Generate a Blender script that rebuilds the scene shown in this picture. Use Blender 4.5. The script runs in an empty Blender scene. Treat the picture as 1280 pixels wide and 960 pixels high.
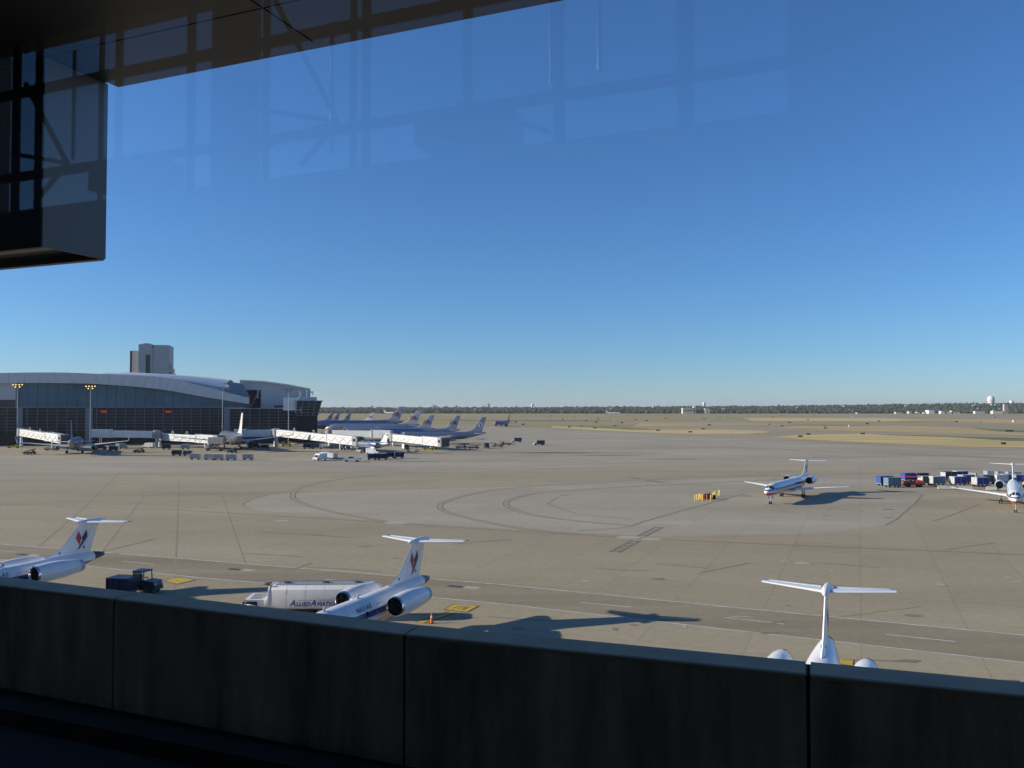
import bpy, math, random
from mathutils import Vector, Matrix, Euler
from math import radians as R, sin, cos, pi, sqrt, atan2, tan, hypot
random.seed(7)
S = bpy.context.scene
COL = S.collection
V = Vector

# ------------------------------------------------------------------ camera, sky, sun, exposure
FPX, HZ, CAMZ = 1050.0, 511.0, 17.0          # focal length in photo pixels, horizon row, eye height
PITCH = math.atan((HZ - 480) / FPX)
cd = bpy.data.cameras.new('camera')
cam = bpy.data.objects.new('camera', cd)
COL.objects.link(cam)
cam.location = (0, 0, CAMZ)
cam.rotation_euler = (pi / 2 + PITCH, 0, 0)
cd.sensor_width = 36
cd.lens = FPX / 1280 * 36
cd.clip_start = 0.05
cd.clip_end = 60000
S.camera = cam

SUN_EL, SUN_ROT = R(19.2), R(266.5)
w = bpy.data.worlds.new('World')
S.world = w
w.use_nodes = True
nt = w.node_tree
sky = nt.nodes.new('ShaderNodeTexSky')
sky.sky_type = 'NISHITA'
sky.sun_disc = False
sky.sun_elevation = SUN_EL
sky.sun_rotation = SUN_ROT
sky.altitude = 150
sky.air_density = 1.0
sky.dust_density = 0.0
sky.ozone_density = 8.7
bg = nt.nodes['Background']
nt.links.new(sky.outputs[0], bg.inputs[0])
bg.inputs[1].default_value = 0.102
sd = bpy.data.lights.new('sun', 'SUN')
sun = bpy.data.objects.new('sun', sd)
COL.objects.link(sun)
sd.energy = 5.0
sd.angle = R(0.5)
sd.color = (1.0, 0.91, 0.75)
to_sun = V((sin(SUN_ROT) * cos(SUN_EL), cos(SUN_ROT) * cos(SUN_EL), sin(SUN_EL)))
sun.rotation_euler = to_sun.to_track_quat('Z', 'Y').to_euler()
S.view_settings.view_transform = 'Standard'
S.view_settings.look = 'None'
S.view_settings.exposure = 0.38
S.view_settings.gamma = 1.0
S.cycles.max_bounces = 7
S.cycles.caustics_reflective = False
S.cycles.caustics_refractive = False

# ------------------------------------------------------------------ surveying: photo rows and columns to places on the ground
def ray(px, py):
    cx, cy = (px - 640) / FPX, (480 - py) / FPX
    return V((cx, cos(PITCH) - cy * sin(PITCH), sin(PITCH) + cy * cos(PITCH)))
def G(px, py, z=0.0):
    d = ray(px, py)
    return V((0, 0, CAMZ)) + d * ((z - CAMZ) / d.z)
def AT(px, py, y):
    d = ray(px, py)
    return V((0, 0, CAMZ)) + d * (y / d.y)

# ------------------------------------------------------------------ materials
MATS = {}
def mat(name, col, rough=0.6, metal=0.0, var=0.12, scale=3.0, spec=0.5, bump=0.0, emit=None, coat=0.0, stretch=None):
    if name in MATS: return MATS[name]
    m = bpy.data.materials.new(name)
    m.use_nodes = True
    n, l = m.node_tree.nodes, m.node_tree.links
    b = n['Principled BSDF']
    b.inputs['Roughness'].default_value = rough
    b.inputs['Metallic'].default_value = metal
    b.inputs['Specular IOR Level'].default_value = spec
    b.inputs['Coat Weight'].default_value = coat
    tc = n.new('ShaderNodeTexCoord')
    src = tc.outputs['Object']
    if stretch:
        mp = n.new('ShaderNodeMapping'); mp.inputs['Scale'].default_value = stretch
        l.new(src, mp.inputs[0]); src = mp.outputs[0]
    nz = n.new('ShaderNodeTexNoise')
    nz.inputs['Scale'].default_value = scale
    nz.inputs['Detail'].default_value = 6
    nz.inputs['Roughness'].default_value = 0.62
    l.new(src, nz.inputs['Vector'])
    rp = n.new('ShaderNodeValToRGB')
    rp.color_ramp.elements[0].position = 0.3
    rp.color_ramp.elements[1].position = 0.7
    c = V(col)
    rp.color_ramp.elements[0].color = (*(c * (1 - var)), 1)
    rp.color_ramp.elements[1].color = (*[min(1, x) for x in c * (1 + var)], 1)
    l.new(nz.outputs['Fac'], rp.inputs[0])
    l.new(rp.outputs[0], b.inputs['Base Color'])
    if bump:
        bp = n.new('ShaderNodeBump'); bp.inputs['Strength'].default_value = bump; bp.inputs['Distance'].default_value = 0.02
        l.new(nz.outputs['Fac'], bp.inputs['Height']); l.new(bp.outputs[0], b.inputs['Normal'])
    if emit:
        b.inputs['Emission Color'].default_value = (*emit[:3], 1)
        b.inputs['Emission Strength'].default_value = emit[3]
    MATS[name] = m
    return m

def band_mat(name, zs, cols, rough=0.3, metal=0.0, axis='Z', coat=0.3, cutx=None, cutz=2.4, cutc=None):
    """paint in level bands along a body: zs are heights in metres where the colour changes; cutx: no bands ahead of this x"""
    m = bpy.data.materials.new(name)
    m.use_nodes = True
    n, l = m.node_tree.nodes, m.node_tree.links
    b = n['Principled BSDF']
    b.inputs['Roughness'].default_value = rough
    b.inputs['Metallic'].default_value = metal
    b.inputs['Coat Weight'].default_value = coat
    tc = n.new('ShaderNodeTexCoord'); sp = n.new('ShaderNodeSeparateXYZ')
    l.new(tc.outputs['Object'], sp.inputs[0])
    mr = n.new('ShaderNodeMapRange')
    lo, hi = zs[0] - 1, zs[-1] + 1
    mr.inputs[1].default_value = lo; mr.inputs[2].default_value = hi
    l.new(sp.outputs['Z'], mr.inputs[0])
    rp = n.new('ShaderNodeValToRGB'); rp.color_ramp.interpolation = 'CONSTANT'
    el = rp.color_ramp.elements
    el[0].position = 0; el[0].color = (*cols[0], 1)
    el[1].position = (zs[0] - lo) / (hi - lo); el[1].color = (*cols[1], 1)
    for z, c in zip(zs[1:], cols[2:]):
        e = el.new((z - lo) / (hi - lo)); e.color = (*c, 1)
    l.new(mr.outputs[0], rp.inputs[0])
    out_ = rp.outputs[0]
    if cutx is not None:
        g1 = n.new('ShaderNodeMath'); g1.operation = 'GREATER_THAN'; g1.inputs[1].default_value = cutx; l.new(sp.outputs['X'], g1.inputs[0])
        g2 = n.new('ShaderNodeMath'); g2.operation = 'GREATER_THAN'; g2.inputs[1].default_value = cutz; l.new(sp.outputs['Z'], g2.inputs[0])
        g3 = n.new('ShaderNodeMath'); g3.operation = 'MULTIPLY'; l.new(g1.outputs[0], g3.inputs[0]); l.new(g2.outputs[0], g3.inputs[1])
        mc = n.new('ShaderNodeMix'); mc.data_type = 'RGBA'; l.new(g3.outputs[0], mc.inputs[0]); l.new(out_, mc.inputs[6]); mc.inputs[7].default_value = (*cutc, 1); out_ = mc.outputs[2]
    nz = n.new('ShaderNodeTexNoise'); nz.inputs['Scale'].default_value = 0.9; nz.inputs['Detail'].default_value = 5
    l.new(tc.outputs['Object'], nz.inputs['Vector'])
    m2 = n.new('ShaderNodeMapRange'); m2.inputs[3].default_value = 0.86; m2.inputs[4].default_value = 1.05
    l.new(nz.outputs['Fac'], m2.inputs[0])
    mx = n.new('ShaderNodeMix'); mx.data_type = 'RGBA'; mx.blend_type = 'MULTIPLY'; mx.inputs[0].default_value = 1
    l.new(out_, mx.inputs[6]); l.new(m2.outputs[0], mx.inputs[7])
    mp = n.new('ShaderNodeMapping'); mp.inputs['Rotation'].default_value = (R(90), 0, 0)
    l.new(tc.outputs['Object'], mp.inputs[0])
    bt = n.new('ShaderNodeTexBrick'); bt.inputs['Scale'].default_value = 1; bt.inputs['Brick Width'].default_value = 2.1; bt.inputs['Row Height'].default_value = .8
    bt.inputs['Mortar Size'].default_value = .012; bt.inputs['Color1'].default_value = (1, 1, 1, 1); bt.inputs['Color2'].default_value = (.95, .955, .96, 1); bt.inputs['Mortar'].default_value = (.62, .62, .64, 1)
    l.new(mp.outputs[0], bt.inputs['Vector'])
    m3 = n.new('ShaderNodeMix'); m3.data_type = 'RGBA'; m3.blend_type = 'MULTIPLY'; m3.inputs[0].default_value = 1
    l.new(mx.outputs[2], m3.inputs[6]); l.new(bt.outputs['Color'], m3.inputs[7])
    l.new(m3.outputs[2], b.inputs['Base Color'])
    return m

def ground_mat(name, c1, c2, c3, sx, sy, joints=None, jdark=0.8, rot=0.0):
    """weathered paving: broad stains drawn out along one direction, fine grain and faint slab joints"""
    m = bpy.data.materials.new(name)
    m.use_nodes = True
    n, l = m.node_tree.nodes, m.node_tree.links
    b = n['Principled BSDF']
    b.inputs['Roughness'].default_value = 0.85
    b.inputs['Specular IOR Level'].default_value = 0.25
    tc = n.new('ShaderNodeTexCoord')
    mp = n.new('ShaderNodeMapping'); mp.inputs['Scale'].default_value = (sx, sy, 1); mp.inputs['Rotation'].default_value = (0, 0, rot)
    l.new(tc.outputs['Object'], mp.inputs[0])
    nz = n.new('ShaderNodeTexNoise'); nz.inputs['Scale'].default_value = 1; nz.inputs['Detail'].default_value = 8; nz.inputs['Roughness'].default_value = 0.58
    l.new(mp.outputs[0], nz.inputs['Vector'])
    rp = n.new('ShaderNodeValToRGB')
    e = rp.color_ramp.elements
    e[0].position = 0.32; e[0].color = (*c1, 1)
    e[1].position = 0.68; e[1].color = (*c3, 1)
    k = e.new(0.5); k.color = (*c2, 1)
    l.new(nz.outputs['Fac'], rp.inputs[0])
    out = rp.outputs[0]
    f = n.new('ShaderNodeTexNoise'); f.inputs['Scale'].default_value = 1.3; f.inputs['Detail'].default_value = 6; f.inputs['Roughness'].default_value = 0.7
    l.new(tc.outputs['Object'], f.inputs['Vector'])
    mr = n.new('ShaderNodeMapRange'); mr.inputs[1].default_value = 0.25; mr.inputs[2].default_value = 0.75; mr.inputs[3].default_value = 0.86; mr.inputs[4].default_value = 1.12
    l.new(f.outputs['Fac'], mr.inputs[0])
    mx = n.new('ShaderNodeMix'); mx.data_type = 'RGBA'; mx.blend_type = 'MULTIPLY'; mx.inputs[0].default_value = 1
    l.new(out, mx.inputs[6]); l.new(mr.outputs[0], mx.inputs[7]); out = mx.outputs[2]
    if joints:
        mj = n.new('ShaderNodeMapping'); mj.inputs['Rotation'].default_value = (0, 0, R(22.4))
        l.new(tc.outputs['Object'], mj.inputs[0])
        bt = n.new('ShaderNodeTexBrick'); bt.offset = 0; bt.inputs['Scale'].default_value = 1.0
        bt.inputs['Brick Width'].default_value = joints; bt.inputs['Row Height'].default_value = joints
        bt.inputs['Mortar Size'].default_value = 0.07; bt.inputs['Mortar Smooth'].default_value = 0.3
        bt.inputs['Color1'].default_value = (1, 1, 1, 1); bt.inputs['Color2'].default_value = (0.93, 0.93, 0.935, 1)
        bt.inputs['Mortar'].default_value = (jdark, jdark, jdark, 1)
        l.new(mj.outputs[0], bt.inputs['Vector'])
        m3 = n.new('ShaderNodeMix'); m3.data_type = 'RGBA'; m3.blend_type = 'MULTIPLY'; m3.inputs[0].default_value = 1
        l.new(out, m3.inputs[6]); l.new(bt.outputs['Color'], m3.inputs[7]); out = m3.outputs[2]
    l.new(out, b.inputs['Base Color'])
    return m

WHITE = mat('white_paint', (0.78, 0.78, 0.77), 0.32, var=0.05, scale=1.2, coat=0.3)
OFFWHITE = mat('weathered_white', (0.62, 0.62, 0.6), 0.5, var=0.12, scale=1.5)
CREAM = mat('cream_wall', (0.55, 0.5, 0.38), 0.7)
SILVER = mat('bare_aluminium', (0.42, 0.46, 0.52), 0.3, 0.85, var=0.06, scale=0.5)
CHROME = mat('polished_metal', (0.75, 0.75, 0.76), 0.15, 1.0, var=0.03)
BLACK = mat('black_rubber', (0.018, 0.018, 0.02), 0.75)
DARK = mat('dark_metal', (0.05, 0.052, 0.058), 0.5)
GREY = mat('grey_metal', (0.26, 0.27, 0.28), 0.5)
LGREY = mat('light_grey_metal', (0.42, 0.43, 0.44), 0.5)
BLUE = mat('blue_paint', (0.03, 0.07, 0.3), 0.45)
DBLUE = mat('dark_blue_paint', (0.016, 0.02, 0.045), 0.35)
NAVYCLOTH = mat('dark_blue_canvas', (0.018, 0.022, 0.05), 0.9)
RED = mat('red_paint', (0.42, 0.035, 0.03), 0.45)
ORANGE = mat('orange_plastic', (0.75, 0.16, 0.03), 0.5)
YELLOW = mat('yellow_paint', (0.72, 0.58, 0.09), 0.5)
DYELLOW = mat('dull_yellow_marking', (0.52, 0.36, 0.03), 0.8, var=0.25, scale=2.5)
GLASSD = mat('dark_window_glass', (0.012, 0.014, 0.018), 0.08, spec=0.5, var=0.1)
EMB_RED = mat('emblem_red', (0.5, 0.05, 0.03), 0.45)
EMB_BLUE = mat('emblem_blue', (0.03, 0.035, 0.1), 0.45)

# ------------------------------------------------------------------ mesh building
class MB:
    def __init__(s):
        s.v, s.f, s.m, s.k = [], [], [], 0
    def mi(s, k):
        s.k = k; return s
    def face(s, idx):
        s.f.append(tuple(idx)); s.m.append(s.k)
    def poly(s, pts):
        o = len(s.v); s.v += [tuple(p) for p in pts]; s.face(range(o, o + len(pts)))
    def box(s, c, d, rz=0.0, taper=1.0):
        o = len(s.v)
        cr, sr = cos(rz), sin(rz)
        for z in (-.5, .5):
            t = taper if z > 0 else 1.0
            for x, y in ((-.5, -.5), (.5, -.5), (.5, .5), (-.5, .5)):
                X, Y = x * d[0] * t, y * d[1] * t
                s.v.append((c[0] + X * cr - Y * sr, c[1] + X * sr + Y * cr, c[2] + z * d[2]))
        for q in ((3, 2, 1, 0), (4, 5, 6, 7), (0, 1, 5, 4), (1, 2, 6, 5), (2, 3, 7, 6), (3, 0, 4, 7)):
            s.face(o + i for i in q)
        return s
    def loft(s, rings, cap=True, closed=True):
        o = len(s.v); n = len(rings[0])
        for r in rings: s.v += [tuple(p) for p in r]
        for i in range(len(rings) - 1):
            for j in range(n if closed else n - 1):
                a, b = o + i * n + j, o + i * n + (j + 1) % n
                s.face((a, b, b + n, a + n))
        if cap:
            s.face(range(o + n - 1, o - 1, -1)); e = o + (len(rings) - 1) * n
            s.face(range(e, e + n))
        return s
    def tube(s, p0, p1, r0, r1=None, n=8, cap=True):
        p0, p1 = V(p0), V(p1); r1 = r0 if r1 is None else r1
        d = (p1 - p0).normalized()
        a = d.orthogonal().normalized(); b = d.cross(a)
        return s.loft([[p + (a * cos(2 * pi * i / n) + b * sin(2 * pi * i / n)) * r for i in range(n)] for p, r in ((p0, r0), (p1, r1))], cap)
    def bar(s, p0, p1, wd, ht):
        """square bar between two points, upright"""
        p0, p1 = V(p0), V(p1); d = (p1 - p0).normalized()
        up = V((0, 0, 1)) if abs(d.z) < .95 else V((1, 0, 0))
        sd_ = d.cross(up).normalized(); u2 = sd_.cross(d)
        return s.loft([[p + sd_ * (a * wd / 2) + u2 * (b * ht / 2) for a, b in ((-1, -1), (1, -1), (1, 1), (-1, 1))] for p in (p0, p1)])
    def lathe_x(s, prof, y=0.0, z=0.0, n=18, cap=False):
        return s.loft([[V((x, y + r * cos(2 * pi * i / n), z + r * sin(2 * pi * i / n))) for i in range(n)] for x, r in prof], cap)
    def lathe_z(s, prof, x=0.0, y=0.0, n=18, cap=True):
        return s.loft([[V((x + r * cos(2 * pi * i / n), y + r * sin(2 * pi * i / n), z)) for i in range(n)] for z, r in prof], cap)
    def wheel(s, c, r, wd, n=14):
        c = V(c)
        return s.loft([[c + V((q * cos(2 * pi * i / n), y, q * sin(2 * pi * i / n))) for i in range(n)] for y, q in ((-wd / 2, r * .6), (-wd / 2, r * .92), (-wd * .35, r), (wd * .35, r), (wd / 2, r * .92), (wd / 2, r * .6))])
    def prism(s, pts, lo, hi, axis='y'):
        """outline in (x,z) pushed along y, or in (x,y) pushed along z"""
        f = (lambda p, t: V((p[0], t, p[1]))) if axis == 'y' else (lambda p, t: V((p[0], p[1], t)))
        return s.loft([[f(p, lo) for p in pts], [f(p, hi) for p in pts]])
    def data(s, name, mats, smooth=None):
        me = bpy.data.meshes.new(name)
        me.from_pydata(s.v, [], s.f)
        for m in (mats if isinstance(mats, (list, tuple)) else [mats]): me.materials.append(m)
        me.polygons.foreach_set('material_index', s.m)
        import bmesh
        bm = bmesh.new(); bm.from_mesh(me); bmesh.ops.recalc_face_normals(bm, faces=bm.faces); bm.to_mesh(me); bm.free()
        if smooth is not None:
            me.polygons.foreach_set('use_smooth', [True] * len(me.polygons))
            me.set_sharp_from_angle(angle=R(smooth))
        me.update()
        return me
    def build(s, name, mats, parent=None, smooth=None, kind=None):
        o = bpy.data.objects.new(name, s.data(name, mats, smooth))
        COL.objects.link(o)
        if parent: o.parent = parent
        if kind: o['kind'] = kind
        return o

def tag(o, label=None, cat=None, group=None, kind=None):
    if label: o['label'] = label
    if cat: o['category'] = cat
    if group: o['group'] = group
    if kind: o['kind'] = kind
    return o
def empty(name, loc=(0, 0, 0), rz=0.0, label=None, cat=None, group=None, sc=1.0):
    o = bpy.data.objects.new(name, None)
    COL.objects.link(o)
    o.location = loc; o.rotation_euler = (0, 0, rz); o.scale = (sc,) * 3
    o.empty_display_size = .5
    return tag(o, label, cat, group)
ORD = 'first second third fourth fifth sixth seventh eighth ninth tenth eleventh twelfth thirteenth fourteenth fifteenth sixteenth seventeenth eighteenth nineteenth twentieth'.split()
def ordinal(i):
    if i < 20: return ORD[i]
    t_, u_ = divmod(i + 1, 10)
    return ('twentieth', 'thirtieth', 'fortieth', 'fiftieth')[t_ - 2] if u_ == 0 else ('twenty', 'thirty', 'forty', 'fifty')[t_ - 2] + '-' + ORD[u_ - 1]
def copy_tree(o, parent=None, remap=None):
    c = o.copy(); COL.objects.link(c)
    c.parent = parent
    if remap and c.type == 'MESH':
        for sl in c.material_slots:
            if sl.material in remap:
                nm = remap[sl.material]
                sl.link = 'OBJECT'; sl.material = nm
    for ch in list(o.children): copy_tree(ch, c, remap)
    return c
def place(o, p, rz, label, group=None):
    o.location = p; o.rotation_euler = (0, 0, rz); o['label'] = label
    if group: o['group'] = group
    return o
def link_data(name, me, parent):
    o = bpy.data.objects.new(name, me); COL.objects.link(o); o.parent = parent
    return o

_FT = {}
def text_mesh(body, size=1.0, shear=0.0, spacing=1.0, bold=0.0):
    cu = bpy.data.curves.new('lettering', 'FONT')
    cu.body = body; cu.size = size; cu.shear = shear; cu.space_character = spacing; cu.offset = bold
    cu.resolution_u = 3
    o = bpy.data.objects.new('lettering', cu); COL.objects.link(o)
    dg = bpy.context.evaluated_depsgraph_get()
    me = bpy.data.meshes.new_from_object(o.evaluated_get(dg))
    bpy.data.objects.remove(o); bpy.data.curves.remove(cu)
    return me
def text_obj(me, fn, m, parent, name='lettering'):
    me.materials.clear(); me.materials.append(m)
    for v in me.vertices: v.co = fn(v.co.x, v.co.y)
    me.update()
    return link_data(name, me, parent)

# ------------------------------------------------------------------ the ground
ground = MB()
NX = 24
ring = [V((16000 * cos(2 * pi * i / NX), 16000 * sin(2 * pi * i / NX), -0.06)) for i in range(NX)]
ground.poly(ring)
GRASSM = ground_mat('dry_airfield_grass', (0.23, 0.2, 0.08), (0.34, 0.275, 0.125), (0.42, 0.33, 0.16), 0.0035, 0.014)
tag(ground.build('airfield_grass', GRASSM), kind='structure')
C_BROWN = ground_mat('old_concrete', (0.305, 0.254, 0.163), (0.358, 0.302, 0.2), (0.402, 0.346, 0.238), 0.006, 0.028, joints=7.6, jdark=0.82, rot=R(8))
C_GREY = ground_mat('newer_concrete', (0.33, 0.288, 0.206), (0.378, 0.333, 0.246), (0.42, 0.375, 0.282), 0.012, 0.045, joints=7.6, jdark=0.84, rot=R(-6))
C_TAXI = ground_mat('taxiway_concrete', (0.3, 0.25, 0.165), (0.335, 0.285, 0.19), (0.365, 0.315, 0.22), 0.003, 0.02)
ASPH = ground_mat('worn_service_road', (0.235, 0.193, 0.126), (0.272, 0.226, 0.15), (0.305, 0.258, 0.176), 0.012, 0.2, rot=R(22.4))
GR_TAN = ground_mat('tan_grass', (0.4, 0.31, 0.13), (0.57, 0.44, 0.19), (0.62, 0.49, 0.22), 0.006, 0.035)
GR_TAN2 = ground_mat('brown_grass', (0.32, 0.26, 0.11), (0.48, 0.35, 0.17), (0.54, 0.41, 0.2), 0.006, 0.035)

def sheet(name, pts, m, z, parent=None, kind=None):
    b = MB(); b.poly([G(*p, z) for p in pts])
    o = b.build(name, m, parent)
    if parent is None: o['kind'] = 'structure'
    return o
far_edge = [(300, 528), (530, 529.5), (620, 531), (660, 534), (740, 537), (800, 540), (860, 542), (930, 543), (966, 546.5), (1000, 549.5), (1060, 552.5), (1120, 555), (1200, 558.5), (1280, 560), (1500, 566)]
ap = MB()
pts = [G(*p, 0) for p in far_edge]
ap.poly([V((-900, pts[0].y, 0))] + pts + [V((600, 220, 0)), V((600, -300, 0)), V((-900, -300, 0))])
apron = tag(ap.build('apron', C_BROWN), kind='structure')
# taxiways and grass islands beyond the apron
S1 = [(760, 527.3), (900, 525.5), (960, 526.5), (1120, 528.3), (1200, 528), (1290, 531), (1290, 537.8), (1200, 533.8), (1120, 531.3), (1050, 530.6), (960, 529.5), (900, 528.5), (780, 528)]
S2 = [(780, 534.2), (860, 533), (960, 531.5), (1000, 532), (1290, 538.5), (1290, 548), (1200, 545), (1120, 543.5), (1080, 542), (1000, 543.5), (966, 547.5), (940, 545), (900, 543.5), (850, 541.8), (830, 537.5)]
S3 = [(900, 518.8), (1100, 518), (1290, 521), (1290, 524), (1150, 521.5), (930, 520.5)]
S4 = [(560, 521.8), (680, 523), (760, 524.5), (760, 525.6), (640, 524.2), (560, 522.8)]
S5 = [(640, 527.5), (700, 527), (780, 529.2), (780, 530.5), (700, 528.6), (640, 528.6)]
for i, s_ in enumerate((S1, S2, S3, S4, S5)): sheet('taxiway', s_, C_TAXI, -0.04 + .004 * i)
GI = [[(690, 532.6), (760, 534.2), (830, 537.2), (900, 537), (955, 538.5), (962, 540), (930, 542.7), (860, 542.2), (800, 540.3), (740, 537.4), (690, 534.8)],
      [(962, 546.3), (1000, 543.6), (1080, 542), (1120, 543.5), (1200, 545), (1290, 547.7), (1290, 559.7), (1200, 558), (1120, 554.6), (1060, 552), (1000, 549)],
      [(972, 534.5), (1000, 532.4), (1050, 531.3), (1120, 531.7), (1200, 534.3), (1290, 538.4), (1290, 544.2), (1200, 542), (1120, 540), (1040, 538), (985, 536)],
      [(930, 522.4), (1100, 522.3), (1172, 525.2), (1100, 527), (940, 526)],
      [(800, 528.6), (900, 528.8), (960, 529.8), (1000, 531), (960, 531.3), (860, 532.8), (790, 533.4)],
      [(1140, 523), (1290, 524.4), (1290, 530.4), (1200, 527.2)]]
for i, g_ in enumerate(GI):
    o = sheet('grass_island', g_, (GR_TAN, GR_TAN, GR_TAN2, GR_TAN, GR_TAN2, GR_TAN2)[i], 0.012 + .002 * i)
GR_GRN = ground_mat('green_grass', (0.1, 0.13, 0.04), (0.17, 0.19, 0.07), (0.26, 0.25, 0.1), 0.012, 0.06)
for i, g_ in enumerate(([(1080, 542.3), (1200, 545.2), (1290, 547.9), (1290, 551.5), (1258, 551), (1235, 549.2), (1180, 546), (1120, 544.2)], [(1215, 535), (1290, 538.6), (1290, 541), (1250, 539.5), (1228, 537)], [(700, 531.2), (800, 535.8), (830, 537.5), (790, 537), (740, 534.5)], [(990, 532.8), (1050, 531.4), (1110, 531.8), (1050, 532.4)], [(560, 524.8), (700, 525.2), (800, 526.5), (700, 526.8), (560, 526)])):
    sheet('green_verge', g_, GR_GRN, .026 + .002 * i)
patch = [(305.6, 630), (318, 623), (340, 618.5), (400, 614.5), (660, 607.5), (790, 601), (960, 595.5), (1150, 592), (1172, 600), (1153, 618), (1143, 630), (1131, 640), (1121, 649), (1107, 656), (1060, 663), (1018, 666.7), (900, 669.7), (830, 671), (660, 663), (491, 652.5), (380, 643), (320, 638)]
sheet('concrete_patch', patch, C_GREY, 0.004, apron)
sheet('concrete_patch', [(0, 566), (300, 575), (560, 566), (900, 560), (1290, 575), (1290, 590), (1000, 580), (800, 583), (560, 590), (300, 590), (0, 592)], C_GREY, 0.004, apron)
sheet('concrete_patch', [(520, 545), (620, 533), (740, 539.5), (860, 545), (1000, 553), (1290, 566), (1290, 573), (900, 558), (640, 560)], C_GREY, 0.006, apron)

def smooth_line(p, per=8):
    out = []
    for i in range(len(p) - 1):
        p0, p1, p2, p3 = p[max(i - 1, 0)], p[i], p[i + 1], p[min(i + 2, len(p) - 1)]
        for k in range(per):
            t = k / per
            out.append(0.5 * (2 * p1 + (p2 - p0) * t + (2 * p0 - 5 * p1 + 4 * p2 - p3) * t * t + (3 * p1 - p0 - 3 * p2 + p3) * t ** 3))
    return out + [p[-1]]
def strip(name, px, wd, m, z, curve=False, off=0.0, parent=apron):
    p = [G(*q, z) for q in px]
    if curve: p = smooth_line(p)
    b = MB(); L, Rr = [], []
    for i, q in enumerate(p):
        d = (p[min(i + 1, len(p) - 1)] - p[max(i - 1, 0)]); d.z = 0; d.normalize()
        nrm = V((-d.y, d.x, 0))
        L.append(q + nrm * (off + wd / 2)); Rr.append(q + nrm * (off - wd / 2))
    for i in range(len(p) - 1): b.poly([Rr[i], Rr[i + 1], L[i + 1], L[i]])
    return b.build(name, m, parent)
M_WLINE = mat('worn_white_marking', (0.5, 0.5, 0.47), 0.8, var=0.3, scale=0.8)
M_BLINE = mat('faded_black_marking', (0.1, 0.095, 0.085), 0.85, var=0.25, scale=1.5)
M_JOINT = mat('tarred_joint', (0.21, 0.18, 0.13), 0.9, var=0.2)
M_FAINT = mat('thin_joint', (.275, .222, .14), .9, var=.1)
M_YLINE = mat('faded_yellow_marking', (0.33, 0.27, 0.1), 0.85, var=0.25, scale=1.5)
# service road
up = [(-60, 675), (0, 680), (260, 701), (620, 730), (920, 759.5), (1280, 794), (1400, 806)]
lo = [(-60, 694), (0, 699), (114, 708), (260, 723), (535, 746), (630, 755), (920, 788), (1100, 808), (1280, 828), (1400, 841)]
rb = MB(); rb.poly([G(*p, .008) for p in up] + [G(*p, .008) for p in reversed(lo)])
rb.build('service_road', ASPH, apron)
strip('road_line', up, .2, M_WLINE, .013); strip('road_line', lo, .2, M_WLINE, .013)
for a, b_ in (((-12, 687.5), (20, 690)), ((154, 701.5), (193, 705.6)), ((405, 723.7), (439, 727)), ((725, 753), (789, 758.8)), ((905, 771.5), (980, 780)), ((1108, 793), (1194, 801.8))):
    strip('road_dash', [a, b_], .18, M_WLINE, .014)
# taxi lines: yellow between faded black edges
TL = [[(560, 590), (469, 594), (412, 601), (376, 609.5), (366, 619), (373, 627), (412, 639), (486, 652.5), (520, 656)],
      [(840, 601), (740, 604.5), (660, 608.5), (609, 614), (567, 623.6), (550, 632), (559, 640), (604, 651.7), (660, 661.6), (740, 669)],
      [(1000, 598), (920, 602), (835, 606), (740, 611), (677, 616), (645, 622.5), (632, 629.5), (645, 638), (677, 645.5), (740, 653), (790, 657)],
      [(790, 657), (820, 647.5), (865, 635), (895, 627), (930, 617)]]
for i, t in enumerate(TL[:3]):
    strip('taxi_line_border', t, 1.1, mat('worn_taxi_border', (.165, .145, .11), .85, var=.3, scale=.6), .010, True)
    strip('taxi_line', t, .62, C_GREY, .015, True)
    strip('taxi_line', t, .25, M_YLINE, .02, True)
strip('pavement_joint', TL[3], .5, M_JOINT, .012, True)
for px, wd in (([(0, 622.5), (225, 618), (380, 615), (660, 607), (790, 600.5), (960, 595), (1150, 591)], .5), ([(-40, 629), (220, 637.5), (300, 642), (491, 653.7), (660, 665), (815, 673.7), (960, 680), (1280, 693.4), (1400, 698)], .42),
               ([(1153, 618), (1143, 630), (1131, 640), (1121, 649), (1107, 656)], .3), ([(305, 632), (304, 629.5), (318, 623), (334, 619)], .3), ([(40, 690), (110, 630), (150, 590)], .22), ([(218, 735), (224, 600)], .16), ([(312, 720), (276, 615)], .12), ([(684, 630), (697, 621.5)], .3), ([(684, 630), (720, 642), (792, 650)], .3), ([(1050, 771), (1150, 758)], .12), ([(120, 700), (180, 620)], .14), ([(0, 594.5), (320, 592), (640, 586), (960, 583)], .5), ([(640, 583), (800, 578), (960, 575)], .6)):
    strip('pavement_joint', px, wd, M_JOINT if wd > .25 else M_FAINT, .011)
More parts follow.
